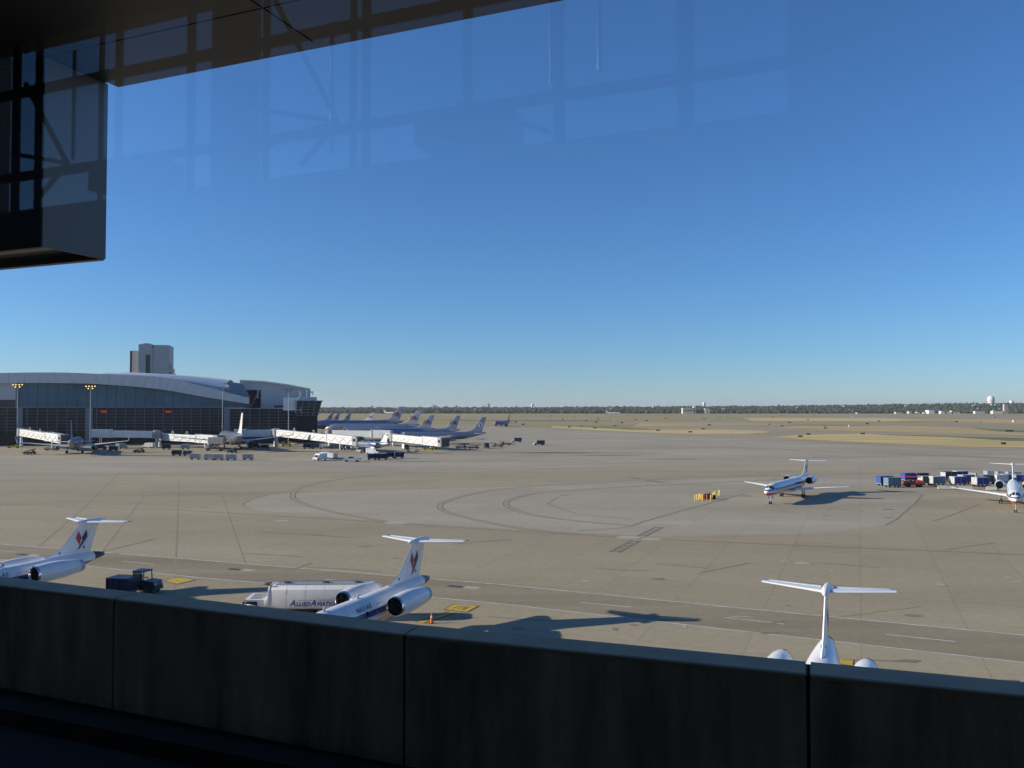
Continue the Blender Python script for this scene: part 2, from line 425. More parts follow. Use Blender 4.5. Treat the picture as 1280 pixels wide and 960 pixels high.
# ladder hold markings and a dashed marking
for (x0, y0), (x1, y1) in (((767.5, 690), (795, 675.5)), ((802, 670), (824, 659))):
    A, B = G(x0, y0, .02), G(x1, y1, .02)
    d = (B - A); Lg = d.length; d.normalize(); nr = V((-d.y, d.x, 0))
    b = MB()
    for sgn in (-1, 1):
        c = nr * (.55 * sgn); b.poly([A + c - nr * .14, B + c - nr * .14, B + c + nr * .14, A + c + nr * .14])
    k = 0.6
    while k < Lg:
        b.poly([A + d * k - nr * .41, A + d * (k + .8) - nr * .41, A + d * (k + .8) + nr * .41, A + d * k + nr * .41]); k += 2.0
    b.build('hold_marking', mat('worn_hold_marking', (.2, .175, .13), .85, var=.3, scale=1.5), apron)
for t in (0, .12, .45, .6, .72, .88):
    strip('dashed_marking', [(790 + 41 * t, 597 + 7 * t), (790 + 41 * (t + .07), 597 + 7 * (t + .07))], 1.0, M_BLINE, .02)
# stains, drains
M_STAIN = mat('oil_stain', (0.15, 0.137, 0.115), 0.7, var=0.2, scale=.3)
M_DRAIN = mat('drain_grate', (0.07, 0.07, 0.07), 0.6)
M_PALE = mat('patched_concrete', (0.4, 0.36, 0.28), 0.85)
def blob(px, py, rx, ry, m, z=.017, n=18, name='stain'):
    c = G(px, py, z); b = MB()
    q = [random.uniform(.75, 1.2) for _ in range(n)]
    b.poly([c + V((rx * q[i] * cos(2 * pi * i / n), ry * q[i] * sin(2 * pi * i / n), 0)) for i in range(n)])
    b.build(name, m, apron)
for px, py, rx, ry in ((692, 566, 16, 2.6), (760, 569, 14, 2), (660, 570, 9, 1.2), (1111, 636.5, 1.2, .5), (933, 620, 1.3, .6), (1259, 851, .75, .22), (706, 619, .8, .4), (700, 566, 40, 2.5), (520, 577, 8, 1.5), (845, 574, 10, 1.2), (1195, 586, 8, 1)): blob(px, py, rx, ry, M_STAIN)
for px, py in ((28, 693), (293, 711.5), (569, 733)):
    c = G(px, py, .018); b = MB(); b.box((c.x, c.y, c.z), (1.5, .75, .006), R(-22)); b.build('drain_grate', M_DRAIN, apron)
    b = MB(); b.box((c.x + 1.6, c.y - .5, c.z - .003), (1.5, 1.0, .005), R(-22)); b.build('concrete_repair', M_PALE, apron)
for px, py, s_ in ((1003, 704, .5), (495, 653.5, 1.1), (785, 671.8, .9), (815, 673.8, .8), (352, 651, .6)): blob(px, py, 1.8 * s_, 1.5 * s_, M_PALE, .019, name='concrete_repair')
M_TYRE = mat('tyre_rubber_streak', (0.225, 0.185, 0.12), .8, var=.3, scale=.5)
M_TYRE2 = mat('tyre_rubber_streak_on_pad', (0.25, 0.217, 0.162), .8, var=.3, scale=.5)
rs = random.Random(11)
for i in range(34):
    x, y = rs.uniform(-40, 1300), rs.choice((rs.uniform(690, 830), rs.uniform(560, 690)))
    L_ = rs.uniform(25, 120); sl_ = rs.choice((.085, -.12, .05, -.3)) * rs.uniform(.6, 1.3)
    strip('tyre_mark', [(x, y), (x + L_ * .5, y + L_ * .5 * sl_ + rs.uniform(-1, 1)), (x + L_, y + L_ * sl_)], rs.uniform(.12, .3), M_TYRE, .0165, True)
for i in range(60):
    x, y = rs.uniform(-20, 1300), rs.uniform(585, 850)
    blob(x, y, rs.uniform(.2, .9), rs.uniform(.15, .5), rs.choice((M_TYRE, M_TYRE, M_PALE)), .0172)
# painted stand numbers
def stand_sign(c4, txt, line=None):
    b = MB(); q = [G(*p, .022) for p in c4]; ce = sum(q, V()) / 4
    b.poly([ce + (p - ce) * 1.13 for p in q]); b.build('stand_marking_border', M_BLINE, apron)
    b = MB(); b.poly([p + V((0, 0, .006)) for p in q]); b.build('stand_marking', DYELLOW, apron)
    if txt:
        me = text_mesh(txt, 1.0, 0, 1.05, .01); xs = [v.co.x for v in me.vertices]; ys = [v.co.y for v in me.vertices]
        x0, x1, y0, y1 = min(xs), max(xs), min(ys), max(ys)
        def fn(x, y):
            u = .2 + .6 * (1 - (y - y0) / (y1 - y0)); v = .25 + .52 * (1 - (x - x0) / (x1 - x0))
            p = (q[0] * (1 - u) + q[1] * u) * (1 - v) + (q[3] * (1 - u) + q[2] * u) * v
            return (p.x, p.y, .036)
        text_obj(me, fn, M_BLINE, apron, 'stand_lettering')
stand_sign([(556.5, 761.5), (567.5, 755.4), (597, 757.5), (583.5, 764.7)], 'B11')
stand_sign([(205, 726), (222, 722.2), (243.5, 724.5), (222, 729.8)], None)
stand_sign([(1046, 829), (1047, 823.5), (1066, 825.5), (1066, 832)], None)
strip('lead_in_line_border', [(525, 778), (566, 765)], 1.0, M_BLINE, .018)
strip('lead_in_line', [(525, 778), (566, 765)], .58, DYELLOW, .023)
# ------------------------------------------------------------------ regional jets
W3, RD, BL = (0.8, 0.8, 0.79), (0.5, 0.05, 0.03), (0.03, 0.045, 0.16)
FUSM = band_mat('white_fuselage_with_stripes', (1.72, 2.12, 2.5, 2.92), ((0.6, 0.61, 0.62), RD, W3, BL, W3), cutx=14.6, cutz=2.7, cutc=W3)
NACM = band_mat('white_nacelle', (2.0, 2.28), (RD, W3, W3))
TAILW = mat('white_tail_paint', (0.8, 0.8, 0.79), 0.3, var=0.05, scale=.8, coat=.3)
FUS = [(16.9, 2.15, .03), (16.75, 2.16, .24), (16.4, 2.2, .47), (15.9, 2.27, .68), (15.3, 2.36, .85), (14.6, 2.45, .98), (13.6, 2.52, 1.09), (12.4, 2.55, 1.14), (6, 2.55, 1.14), (0, 2.55, 1.14), (-3.6, 2.56, 1.14), (-5.5, 2.62, 1.1), (-7.5, 2.78, .96), (-9.2, 2.96, .78), (-10.6, 3.12, .58), (-11.6, 3.22, .42)]
def fus_at(x, th, off=0.0, F=FUS):
    """a point on the body: th is the angle down from the top, positive to the left side"""
    for (xa, za, ra), (xb, zb, rb_) in zip(F, F[1:]):
        if xa >= x >= xb:
            t = (xa - x) / (xa - xb); z, r = za + (zb - za) * t, ra + (rb_ - ra) * t
            return V((x, (r + off) * sin(th), z + (r + off) * cos(th)))
def body_patch(b, x0, x1, t0, t1, off, nx=2, ny=3, F=FUS):
    for i in range(nx):
        for j in range(ny):
            xa, xb = x0 + (x1 - x0) * i / nx, x0 + (x1 - x0) * (i + 1) / nx
            a, c = t0 + (t1 - t0) * j / ny, t0 + (t1 - t0) * (j + 1) / ny
            b.poly([fus_at(xa, a, off, F), fus_at(xb, a, off, F), fus_at(xb, c, off, F), fus_at(xa, c, off, F)])
    return b
TC = ((0, 0), (.04, .3), (.14, .44), (.3, .5), (.6, .4), (1, .04))
def foil(le, te, th, nr):
    le, te, nr = V(le), V(te), V(nr)
    up_ = [le + (te - le) * c + nr * (th * t) for c, t in TC]
    dn = [le + (te - le) * c - nr * (th * t * .8) for c, t in TC]
    return up_ + dn[:0:-1]
def wing(b, secs, nr=(0, 0, 1)): return b.loft([foil(*s_, nr) for s_ in secs])
def split_wing(secs, c0, c1):
    return [(V(le) + (V(te) - V(le)) * c0, V(le) + (V(te) - V(le)) * c1, th * f) for le, te, th, f in secs]

def regional_jet(name, fus_m, nac_m, tail_m, wing_m, emblem=True, stripe_cone=True):
    t = empty(name)
    b = MB(); n = 28
    b.loft([[V((x, r * sin(2 * pi * i / n), z + r * cos(2 * pi * i / n))) for i in range(n)] for x, z, r in FUS])
    fu = b.build('fuselage', fus_m, t, 50)
    b = MB(); b.lathe_x([(-11.58, .43), (-12.3, .3), (-12.85, .17), (-12.9, .1), (-12.7, .06)], 0, 3.24, 16, True); b.build('tail_cone', DBLUE if stripe_cone else GREY, t, 50)
    for a, c in ((4, 32), (-32, -4), (36, 66), (-66, -36)):
        body_patch(MB(), 15.75 if abs(a + c) < 60 else 15.5, 14.75, R(a + (6 if a > 0 else -6) * 0), R(c), .012, 3, 4).build('windshield_pane', GLASSD, t, 60)
    wm = None
    for sgn in (1, -1):
        for i in range(18):
            x = 11.4 - i * .79
            a0, a1 = sgn * R(69), sgn * R(86)
            if wm is None or i == 0: pass
            if -3.8 < x < 13:
                if ('win', sgn, name) not in _FT:
                    bb = MB(); body_patch(bb, .13, -.13, a0, a1, .008, 1, 2, [(1, 2.55, 1.14), (-1, 2.55, 1.14)])
                    _FT[('win', sgn, name)] = bb.data('cabin_window', GLASSD)
                o = link_data('cabin_window', _FT[('win', sgn, name)], t); o.location.x = x
    body_patch(MB(), 13.15, 12.35, R(62), R(122), .012, 1, 6).build('passenger_door', fus_m, t, 50)
    body_patch(MB(), -3.3, -4.3, R(60), R(100), .01, 1, 4).build('baggage_door', fus_m, t, 50)
    b = MB()                                     # belly fairing
    b.loft([[V((x, 1.3 * k * sin(2 * pi * i / 20), 1.62 + .5 * k * cos(2 * pi * i / 20))) for i in range(20)] for x, k in ((5.2, .1), (4.2, .75), (2.5, 1), (-2, 1), (-3.8, .7), (-5, .1))])
    b.build('belly_fairing', fus_m, t, 60)
    b = MB(); nr = (0, 1, 0)
    wing(b, [((-4.9, 0, 3.45), (-11.2, 0, 3.3), .2), ((-6.5, 0, 3.72), (-11.35, 0, 3.5), .26), ((-7.6, 0, 4.05), (-11.45, 0, 3.9), .28), ((-8.4, 0, 4.5), (-11.6, 0, 4.4), .28), ((-9.3, 0, 5.45), (-11.95, 0, 5.4), .25), ((-10.25, 0, 6.38), (-12.35, 0, 6.38), .2)], nr)
    fin = b.build('fin', tail_m, t, 40)
    b = MB(); wing(b, [((-10.35, 0, 3.75), (-11.42, 0, 3.6), .13), ((-11.75, 0, 6.3), (-12.4, 0, 6.35), .085)], nr)
    b = MB()
    for sgn in (1, -1): b.poly([(-10.5, sgn * .125, 4.2), (-10.53, sgn * .125, 4.2), (-11.55, sgn * .085, 6.25), (-11.52, sgn * .085, 6.25)])
    b.build('rudder_hinge_line', GREY, fin)
    b = MB(); b.lathe_x([(-9.55, .02), (-9.75, .1), (-10.2, .2), (-11, .25), (-12, .22), (-12.8, .12), (-13.15, .02)], 0, 6.48, 14, True); b.build('bullet_fairing', tail_m, t, 60)
    for sgn in (1, -1):
        sec = [((-10.35, sgn * .12, 6.48), (-12.5, sgn * .12, 6.46), .2, 1), ((-11.75, sgn * 3.72, 6.52), (-12.8, sgn * 3.72, 6.5), .11, 1)]
        b = MB(); wing(b, split_wing(sec, 0, .70)); tp = b.build('tailplane', tail_m, t, 40)
        s2 = [(V(le) + (V(te) - V(le)) * .73, V(te), th * .55) for le, te, th, _ in sec]
        s2[0] = (s2[0][0] + V((0, sgn * .25, 0)), s2[0][1] + V((0, sgn * .25, 0)), s2[0][2])
        s2[1] = (s2[1][0] - V((0, sgn * .35, 0)), s2[1][1] - V((0, sgn * .35, 0)), s2[1][2])
        b = MB(); wing(b, s2); b.build('elevator', LGREY if not emblem else mat('elevator_shade_tint', (.6, .62, .66), .4), tp, 40)  # the elevator's bluish shading is put into its colour
        b = MB(); b.box((-12.55, sgn * 3.64, 6.51), (.5, .16, .07)); b.build('tip_balance', GREY, tp)
        # wing, flap, winglet-free tip
        ws = [((3.0, sgn * .6, 1.62), (-2.5, sgn * .6, 1.6), .62, 1), ((1.0, sgn * 3.6, 1.85), (-2.4, sgn * 3.6, 1.82), .4, 1), ((-1.75, sgn * 9.9, 2.34), (-2.95, sgn * 9.9, 2.32), .13, 1), ((-2.15, sgn * 10.05, 2.36), (-2.95, sgn * 10.05, 2.34), .06, 1)]
        b = MB(); wing(b, split_wing(ws, 0, .78)); wg = b.build('wing', wing_m, t, 40)
        b = MB(); wing(b, [(V(le) + (V(te) - V(le)) * .80, V(te), th * .42) for le, te, th, _ in ws[:3]]); b.build('flap', wing_m, wg, 40)
        # engine
        b = MB(); prof = [(-3.95, .62), (-3.9, .68), (-4.2, .74), (-5.2, .8), (-6.4, .78), (-7.6, .66), (-8.6, .48)]
        b.lathe_x(prof, sgn * 2.18, 3.02, 22); b.lathe_x([(-8.6, .48), (-8.2, .4), (-7.9, .38)], sgn * 2.18, 3.02, 22)
        en = b.build('engine_nacelle', nac_m, t, 40)
        b = MB(); b.lathe_x([(-4.05, .71), (-3.9, .685), (-3.86, .64), (-3.95, .6), (-4.3, .57)], sgn * 2.18, 3.02, 22); b.build('intake_lip', CHROME, en, 60)
        b = MB(); b.lathe_x([(-4.3, .57), (-5.0, .56)], sgn * 2.18, 3.02, 22); b.lathe_x([(-4.5, .02), (-4.75, .14), (-4.98, .2), (-5, .56)], sgn * 2.18, 3.02, 22); b.build('fan', DARK, en, 40)
        b = MB(); b.lathe_x([(-7.7, .3), (-8.8, .1), (-8.95, .01)], sgn * 2.18, 3.02, 14, True); b.build('exhaust_cone', GREY, en, 40)
        b = MB(); b.loft([[V((x, y, z)) for x, z in ((-4.7, 3.04), (-5.5, 3.15), (-7.6, 3.14), (-8.3, 3.04), (-7.6, 2.94), (-5.5, 2.93))] for y in (sgn * .75, sgn * 1.55)]); b.build('pylon', fus_m, t, 40)
        b = MB(); b.tube((0, sgn * 1.9, 1.6), (0, sgn * 2.05, .4), .09); b.tube((.7, sgn * 1.85, 1.5), (0, sgn * 2.03, .7), .05); b.box((.1, sgn * 2.3, 1.05), (.8, .04, .8))
        mg = b.build('main_gear', LGREY, t)
        for dy in (-.2, .2): MB().wheel((0, sgn * 2.05 + dy, .38), .38, .22).build('wheel', BLACK, mg, 40)
        if emblem:
            def fy(x, z):
                rows = ((3.9, -7.6, -11.45, .28), (4.45, -8.4, -11.6, .28), (5.43, -9.3, -11.95, .25), (6.38, -10.25, -12.35, .2))
                for r0, r1 in zip(rows, rows[1:]):
                    if r0[0] <= z <= r1[0]:
                        t_ = (z - r0[0]) / (r1[0] - r0[0]); q = [u + (v - u) * t_ for u, v in zip(r0, r1)]
                        c = min(1, max(0, (x - q[1]) / (q[2] - q[1])))
                        for (c0, t0), (c1, t1) in zip(TC, TC[1:]):
                            if c0 <= c <= c1: return q[3] * (t0 + (t1 - t0) * (c - c0) / (c1 - c0)) + .03
                return .1
            def deco(nm, pts, m_):
                b = MB(); cx, cz = sum(p[0] for p in pts) / len(pts), sum(p[1] for p in pts) / len(pts)
                P3 = lambda x, z: V((x, sgn * fy(x, z), z))
                for k in range(len(pts)):
                    p, q = pts[k], pts[(k + 1) % len(pts)]
                    mp_ = ((p[0] + cx) / 2, (p[1] + cz) / 2); mq = ((q[0] + cx) / 2, (q[1] + cz) / 2)
                    b.poly([P3(*p), P3(*q), P3(*mq), P3(*mp_)]); b.poly([P3(*mp_), P3(*mq), P3(cx, cz)])
                b.build(nm, m_, fin)
            deco('emblem_red_feather', ((-9.95, 5.78), (-10.28, 5.14), (-10.05, 4.45), (-9.66, 5.14)), EMB_RED)
            deco('emblem_blue_feather', ((-10.84, 5.8), (-10.95, 5.15), (-10.5, 4.6), (-10.3, 5.1)), EMB_BLUE)
            deco('emblem_blue_feather', ((-10.5, 5.0), (-10.62, 4.75), (-10.1, 4.15), (-9.85, 3.98), (-10.1, 4.45)), EMB_BLUE)
            deco('emblem_red_foot', ((-10.55, 4.4), (-10.75, 4.1), (-10.4, 4.12)), EMB_RED)
            deco('flag', ((-7.75, 4.08), (-8.1, 4.12), (-8.1, 3.94), (-7.75, 3.92)), EMB_BLUE)
    b = MB(); b.tube((14.45, 0, 1.5), (14.45, 0, .3), .07); b.tube((13.8, 0, 1.45), (14.45, 0, .7), .04); b.box((14.2, .35, 1.2), (.9, .03, .5)); b.box((14.2, -.35, 1.2), (.9, .03, .5))
    ng = b.build('nose_gear', LGREY, t)
    for dy in (-.15, .15): MB().wheel((14.45, dy, .26), .26, .17).build('wheel', BLACK, ng, 40)
    SOOT = mat('exhaust_soot', (.42, .42, .43), .6, var=.3)
    for sgn in (1, -1):
        b = MB(); b.lathe_x([(-8.15, .58), (-8.6, .485), (-8.62, .47)], sgn * 2.18, 3.02, 22); b.build('exhaust_rim', SOOT, t, 40)
        OUT = mat('door_outline', (.4, .41, .43), .5)
        for x0, x1, a0, a1 in ((13.2, 12.3, 60, 124), (-3.25, -4.35, 58, 102), (3.4, 2.9, 58, 90)):
            for q in ((x0, x0 - .035, a0, a1), (x1 + .035, x1, a0, a1), (x0, x1, a0, a0 + 1.8), (x0, x1, a1 - 1.8, a1)):
                body_patch(MB(), q[0], q[1], sgn * R(q[2]), sgn * R(q[3]), .016, 1, 5).build('door_outline', OUT, t)
    for x in (1.5, 6.0, -2.5):
        b = MB(); f0 = fus_at(x, 0); b.prism([(x + .16, f0.z - .02), (x - .16, f0.z - .02), (x - .14, f0.z + .3), (x - .02, f0.z + .32)], -.012, .012); b.build('antenna', OFFWHITE, t)
    return t
def heading(hx, hy): return atan2(hy, hx)
def registration(t, txt, sz=.5):
    for sgn in (1, -1):
        me = text_mesh(txt, sz, .15, 1.12, .004); x1 = max(v.co.x for v in me.vertices)
        def fn(x, y):
            th = R(64) - y / 1.1
            return fus_at((-.9 - x) if sgn > 0 else (-.9 - x1 + x), sgn * th, .03)
        text_obj(me, fn, EMB_BLUE, t, 'registration_lettering')
PGRP = 'regional jets on the near apron'
jb = regional_jet('regional_jet', FUSM, NACM, TAILW, WHITE)
HB = heading(-.386, -.922)
jets = [copy_tree(jb) for _ in range(4)]
def from_tail(px, py, h, zt=6.5):                     # ground point of the main gear from the tailplane centre seen at (px, py)
    p = G(px, py, zt); return V((p.x + cos(h) * 11.6, p.y + sin(h) * 11.6, 0))
place(jb, from_tail(526, 674.5, HB), HB, 'white regional jet with red and blue tail emblem beside the fuel tanker', PGRP)
registration(jb, 'N631AE')
place(jets[0], from_tail(116, 650.8, HB), HB, 'white regional jet with T-tail next to the blue tractor and cart', PGRP)
registration(jets[0], '      AE')
place(jets[1], from_tail(1033.5, 731, heading(-.405, -.914), 6.68), heading(-.405, -.914), 'white regional jet seen from behind, only tail and nacelle tops above the parapet', PGRP)
HD = heading(-.55, -.835)
place(jets[2], G(990.5, 621.3), HD, 'white regional jet with red nose stripe alone on the open apron', PGRP)
HE = heading(-.5, -.866)
pE = G(1269.5, 641)
place(jets[3], V((pE.x - cos(HE) * 14.45, pE.y - sin(HE) * 14.45, 0)), HE, 'white regional jet with red nose stripe in front of the blue baggage carts', PGRP)

# ------------------------------------------------------------------ airliners at the far terminal
def airliner(name, L, Rr, span, finz, zc, bm, fm, wm, em, winglet=False, mark=None, title=None):
    t = empty(name)
    X = lambda q: L * (.53 - q)
    prof = [(0, .03, -.32), (.006, .22, -.3), (.02, .46, -.22), (.045, .72, -.1), (.08, .92, -.02), (.12, 1, 0), (.4, 1, 0), (.66, 1, 0), (.76, .9, .1), (.86, .64, .34), (.94, .36, .58), (.985, .17, .72), (1, .06, .74)]
    n = 24; F = [(X(q), zc + dz * Rr, k * Rr) for q, k, dz in prof]
    b = MB(); b.loft([[V((x, r * sin(2 * pi * i / n), z + r * cos(2 * pi * i / n))) for i in range(n)] for x, z, r in F])
    b.build('fuselage', bm, t, 50)
    for a, c in ((4, 40), (-40, -4), (44, 70), (-70, -44)): body_patch(MB(), X(.03), X(.055), R(a), R(c), .02, 2, 3, F).build('windshield_pane', GLASSD, t, 60)
    bot = zc + Rr * .7
    b = MB(); wing(b, [((X(.74), 0, bot + Rr * .25), (X(.95), 0, bot), .3), ((X(.815), 0, bot + Rr * .62), (X(.955), 0, bot + .4 * Rr), .42), ((X(.85), 0, bot + (finz - bot) * .3), (X(.96), 0, bot + (finz - bot) * .28), .4), ((X(.945), 0, finz), (X(1.0), 0, finz), .22)], (0, 1, 0))
    fin = b.build('fin', fm, t, 40)
    b = MB(); b.box((X(.55), 0, zc - Rr * .78), (L * .24, Rr * 1.5, Rr * .62), 0, .86); b.build('belly_fairing', bm, t)
    for sgn in (1, -1):
        b = MB(); wing(b, [((X(.86), sgn * .3 * Rr, zc + .5 * Rr), (X(.955), sgn * .3 * Rr, zc + .5 * Rr), .35), ((X(.945), sgn * span * .2, zc + .75 * Rr), (X(.985), sgn * span * .2, zc + .75 * Rr), .14)]); b.build('tailplane', wm, t, 40)
        tip = zc + .35 * Rr
        b = MB(); wing(b, [((X(.36), sgn * .7 * Rr, zc - .62 * Rr), (X(.6), sgn * .7 * Rr, zc - .66 * Rr), .9), ((X(.47), sgn * span * .17, zc - .4 * Rr), (X(.605), sgn * span * .17, zc - .42 * Rr), .6), ((X(.625), sgn * span * .49, tip), (X(.66), sgn * span * .49, tip), .2)])
        wg = b.build('wing', wm, t, 40)
        if winglet:
            b = MB(); wing(b, [((X(.625), sgn * span * .49, tip), (X(.66), sgn * span * .49, tip), .16), ((X(.655), sgn * span * .505, tip + 2.3), (X(.67), sgn * span * .505, tip + 2.3), .08)], (0, 1, 0)); b.build('winglet', wm, wg)
        r = Rr * .5; ez, ey = zc - Rr * 1.12, sgn * span * .165
        b = MB(); b.lathe_x([(X(.365), r * .78), (X(.36), r * .92), (X(.38), r), (X(.42), r * 1.02), (X(.465), r * .72)], ey, ez, 16); en = b.build('engine_nacelle', em, t, 40)
        b = MB(); b.lathe_x([(X(.365), r * .78), (X(.39), r * .74), (X(.391), .05)], ey, ez, 16); b.lathe_x([(X(.46), r * .7), (X(.45), r * .4), (X(.485), r * .25), (X(.5), .03)], ey, ez, 12); b.build('fan', DARK, en, 40)
        b = MB(); b.prism([(X(.385), ez + r * .9), (X(.46), ez + r * .6), (X(.52), zc - .45 * Rr), (X(.43), zc - .45 * Rr)], ey - .12, ey + .12); b.build('pylon', wm, en)
        b = MB(); b.tube((0, sgn * Rr * 1.3, zc - .6 * Rr), (0, sgn * Rr * 1.4, .5), .16); mg = b.build('main_gear', GREY, t)
        for dx in (-.6, .6): MB().wheel((dx, sgn * Rr * 1.4, .55), .55, .75).build('wheel', BLACK, mg, 40)
    b = MB(); b.tube((X(.11), 0, zc - Rr * .8), (X(.11), 0, .4), .11); ng = b.build('nose_gear', GREY, t)
    MB().wheel((X(.11), 0, .42), .42, .7).build('wheel', BLACK, ng, 40)
    if mark:
        h = finz - bot
        for sgn in (1, -1):
            y = sgn * .28
            if mark == 'AA':
                for k, m_ in ((0, EMB_RED), (1, EMB_BLUE)):
                    me = text_mesh('A', h * .42, 0, 1, .03 * h / 8)
                    def fn(x, yy): return V((X(.918) + (-1 if sgn > 0 else 1) * (x + (k if sgn > 0 else k) * h * .25 - h * .3), y, bot + h * .34 + yy))
                    text_obj(me, fn, m_, fin, 'emblem_letter')
                b = MB(); b.prism([(X(.918) - .05 * h, bot + h * .55), (X(.918) + .06 * h, bot + h * .68), (X(.918), bot + h * .5)], y, y * 1.05); b.build('emblem_bird', EMB_BLUE, fin)
            else:
                cx, cz, q = X(.935), bot + h * .5, h * .17
                for rad, yy, m_ in ((q, y, WHITE), (q * .85, y * 1.04, EMB_BLUE), (q * .72, y * 1.08, WHITE)):
                    b = MB(); b.poly([(cx + rad * cos(2 * pi * i / 20), yy, cz + rad * sin(2 * pi * i / 20)) for i in range(20)]); b.build('emblem_disc', m_, fin)
                b = MB(); b.poly([(cx - q * .35, y * 1.12, cz - q * .5), (cx + q * .1, y * 1.12, cz - q * .55), (cx + q * .3, y * 1.12, cz + q * .2), (cx, y * 1.12, cz + q * .6), (cx - q * .25, y * 1.12, cz + q * .1)]); b.build('emblem_bird', EMB_BLUE, fin)
    if title:
        for sgn in (1, -1):
            me = text_mesh(title, Rr * .8, 0, 1.1, .03); x1 = max(v.co.x for v in me.vertices)
            def fn(x, y):
                p = fus_at(X(.17) - x if sgn > 0 else X(.17) - x1 + x, sgn * (R(72) - y / Rr), .03, F); return p
            text_obj(me, fn, EMB_RED, t, 'title_lettering')
    return t
def silver(zc, Rr, nm): return band_mat(nm, (zc - .12 * Rr, zc, zc + .12 * Rr, zc + .24 * Rr), ((.3, .36, .44), (.3, .07, .07), (.45, .47, .5), (.05, .09, .25), (.3, .36, .44)), .3, .75, coat=0)
GFIN = mat('pale_grey_tail', (.3, .34, .4), .4)
SV757 = silver(4.0, 1.9, 'silver_body_narrow'); SV767 = silver(4.9, 2.5, 'silver_body_wide'); SV777 = silver(6.0, 3.1, 'silver_body_large'); SV737 = silver(3.6, 1.9, 'silver_body_short')
TG = 'airliners at the far terminal'
def put_tail(o, px, py, finz, Y, h, L, label):
    """stand an airliner so that its fin tip comes where it belongs at distance Y"""
    p = AT(px, py, Y); q = -.43 * L
    place(o, (p.x - cos(h) * q, Y - sin(h) * q, 0), h, label, TG)
a1 = airliner('airliner', 44, 1.9, 38, 13.0, 4.0, SV757, GFIN, WHITE, SILVER, False, 'disc')
put_tail(a1, 603.5, 523, 13, 408, heading(-1, -.02), 44, 'silver airliner with a round white tail emblem beside the last jet bridge')
a2 = airliner('airliner', 47, 1.9, 38, 13.2, 4.0, SV757, GFIN, WHITE, SILVER, False, 'AA')
put_tail(a2, 571.5, 521.5, 13.2, 470, heading(-1, .02), 47, 'silver airliner with grey lettered tail just behind the round-emblem one')
a3 = copy_tree(a2); put_tail(a3, 530.5, 520, 13.2, 500, heading(-1, .05), 47, 'silver airliner whose grey tail peeks out below the two tallest tails')
a4 = airliner('airliner', 64, 2.5, 48, 15.8, 4.9, SV767, GFIN, WHITE, SILVER, False, 'AA')
put_tail(a4, 522.5, 513.5, 15.8, 540, heading(-1, .1), 64, 'wide silver airliner with second tallest grey lettered tail of the row')
a3.scale = (1.2, 1, 1)
a5 = airliner('airliner', 64, 3.1, 61, 18.5, 6.0, SV777, GFIN, WHITE, SILVER, False, 'AA', 'American')
put_tail(a5, 500.5, 507, 18.5, 580, heading(-1, .03), 64, 'largest silver airliner with the tallest grey lettered tail of the row')
NAVFIN = mat('blue_grey_tail', (.13, .17, .25), .45)
for px, py, Y, rm, lb in ((415, 516, 800, {GFIN: NAVFIN}, 'airliner with bluish tail just past the ramp tower'), (437, 515, 790, {GFIN: NAVFIN}, 'airliner with taller bluish tail between ramp tower and white tail'), (466, 514.5, 820, {GFIN: WHITE, SV757: WHITE}, 'airliner with pure white tail beyond the large silver fuselages'), (423, 520.5, 760, {GFIN: NAVFIN}, 'airliner with low tail tip between the two bluish tails')):
    c = copy_tree(a2, None, rm); put_tail(c, px, py, 13.2, Y, heading(-1, .05), 47, lb)
# parked nose-in, seen from behind
a6 = airliner('airliner', 55, 2.5, 48, 15.4, 4.9, SV767, WHITE, SILVER, SILVER, True)
put_tail(a6, 302.5, 515, 15.4, 332, heading(-.45, .893), 55, 'silver airliner with white tail and upturned wingtips behind the row of white carts')
a7 = airliner('airliner', 44, 1.9, 38, 13.0, 4.0, SV757, GFIN, WHITE, SILVER, True)
put_tail(a7, 89, 524, 13.2, 304, heading(-.4, .916), 44, 'silver airliner with narrow grey tail beside the sloping lattice bridge under the floodlights')
a8 = regional_jet('rear_engine_airliner', SILVER, SILVER, WHITE, SILVER, False, False)
a8.scale = (1.15,) * 3
pq = AT(488, 540, 318); hh = heading(-.6, .8)
place(a8, (pq.x + cos(hh) * 16, 318 + sin(hh) * 16, 0), hh, 'silver rear-engined airliner under the end of the longest jet bridge', TG)
# taxiing and landed ones
BLUEB = band_mat('blue_body_tan_belly', (2.2, 2.4), ((.4, .1, .05), (.04, .08, .42), (.04, .08, .42)), .35)
c = airliner('airliner', 33, 1.9, 34, 11.8, 3.3, BLUEB, mat('orange_red_tail', (.9, .2, .08), .4), LGREY, BLUEB)
p = G(629, 533); place(c, p, heading(-.42, -.9), 'blue airliner with orange-red tail taxiing at the apron edge', 'taxiing airliners')
c = copy_tree(a2, None, {GFIN: WHITE, SV757: WHITE}); p = G(766, 517.8)
place(c, p, heading(1, -.1), 'tiny white airliner on the distant runway below the treeline', 'taxiing airliners')
c = copy_tree(a2, None, {GFIN: WHITE, SV757: WHITE}); p = G(487, 517.4)
place(c, p, heading(1, -.3), 'tiny white airliner beyond the tallest lettered tail', 'taxiing airliners')
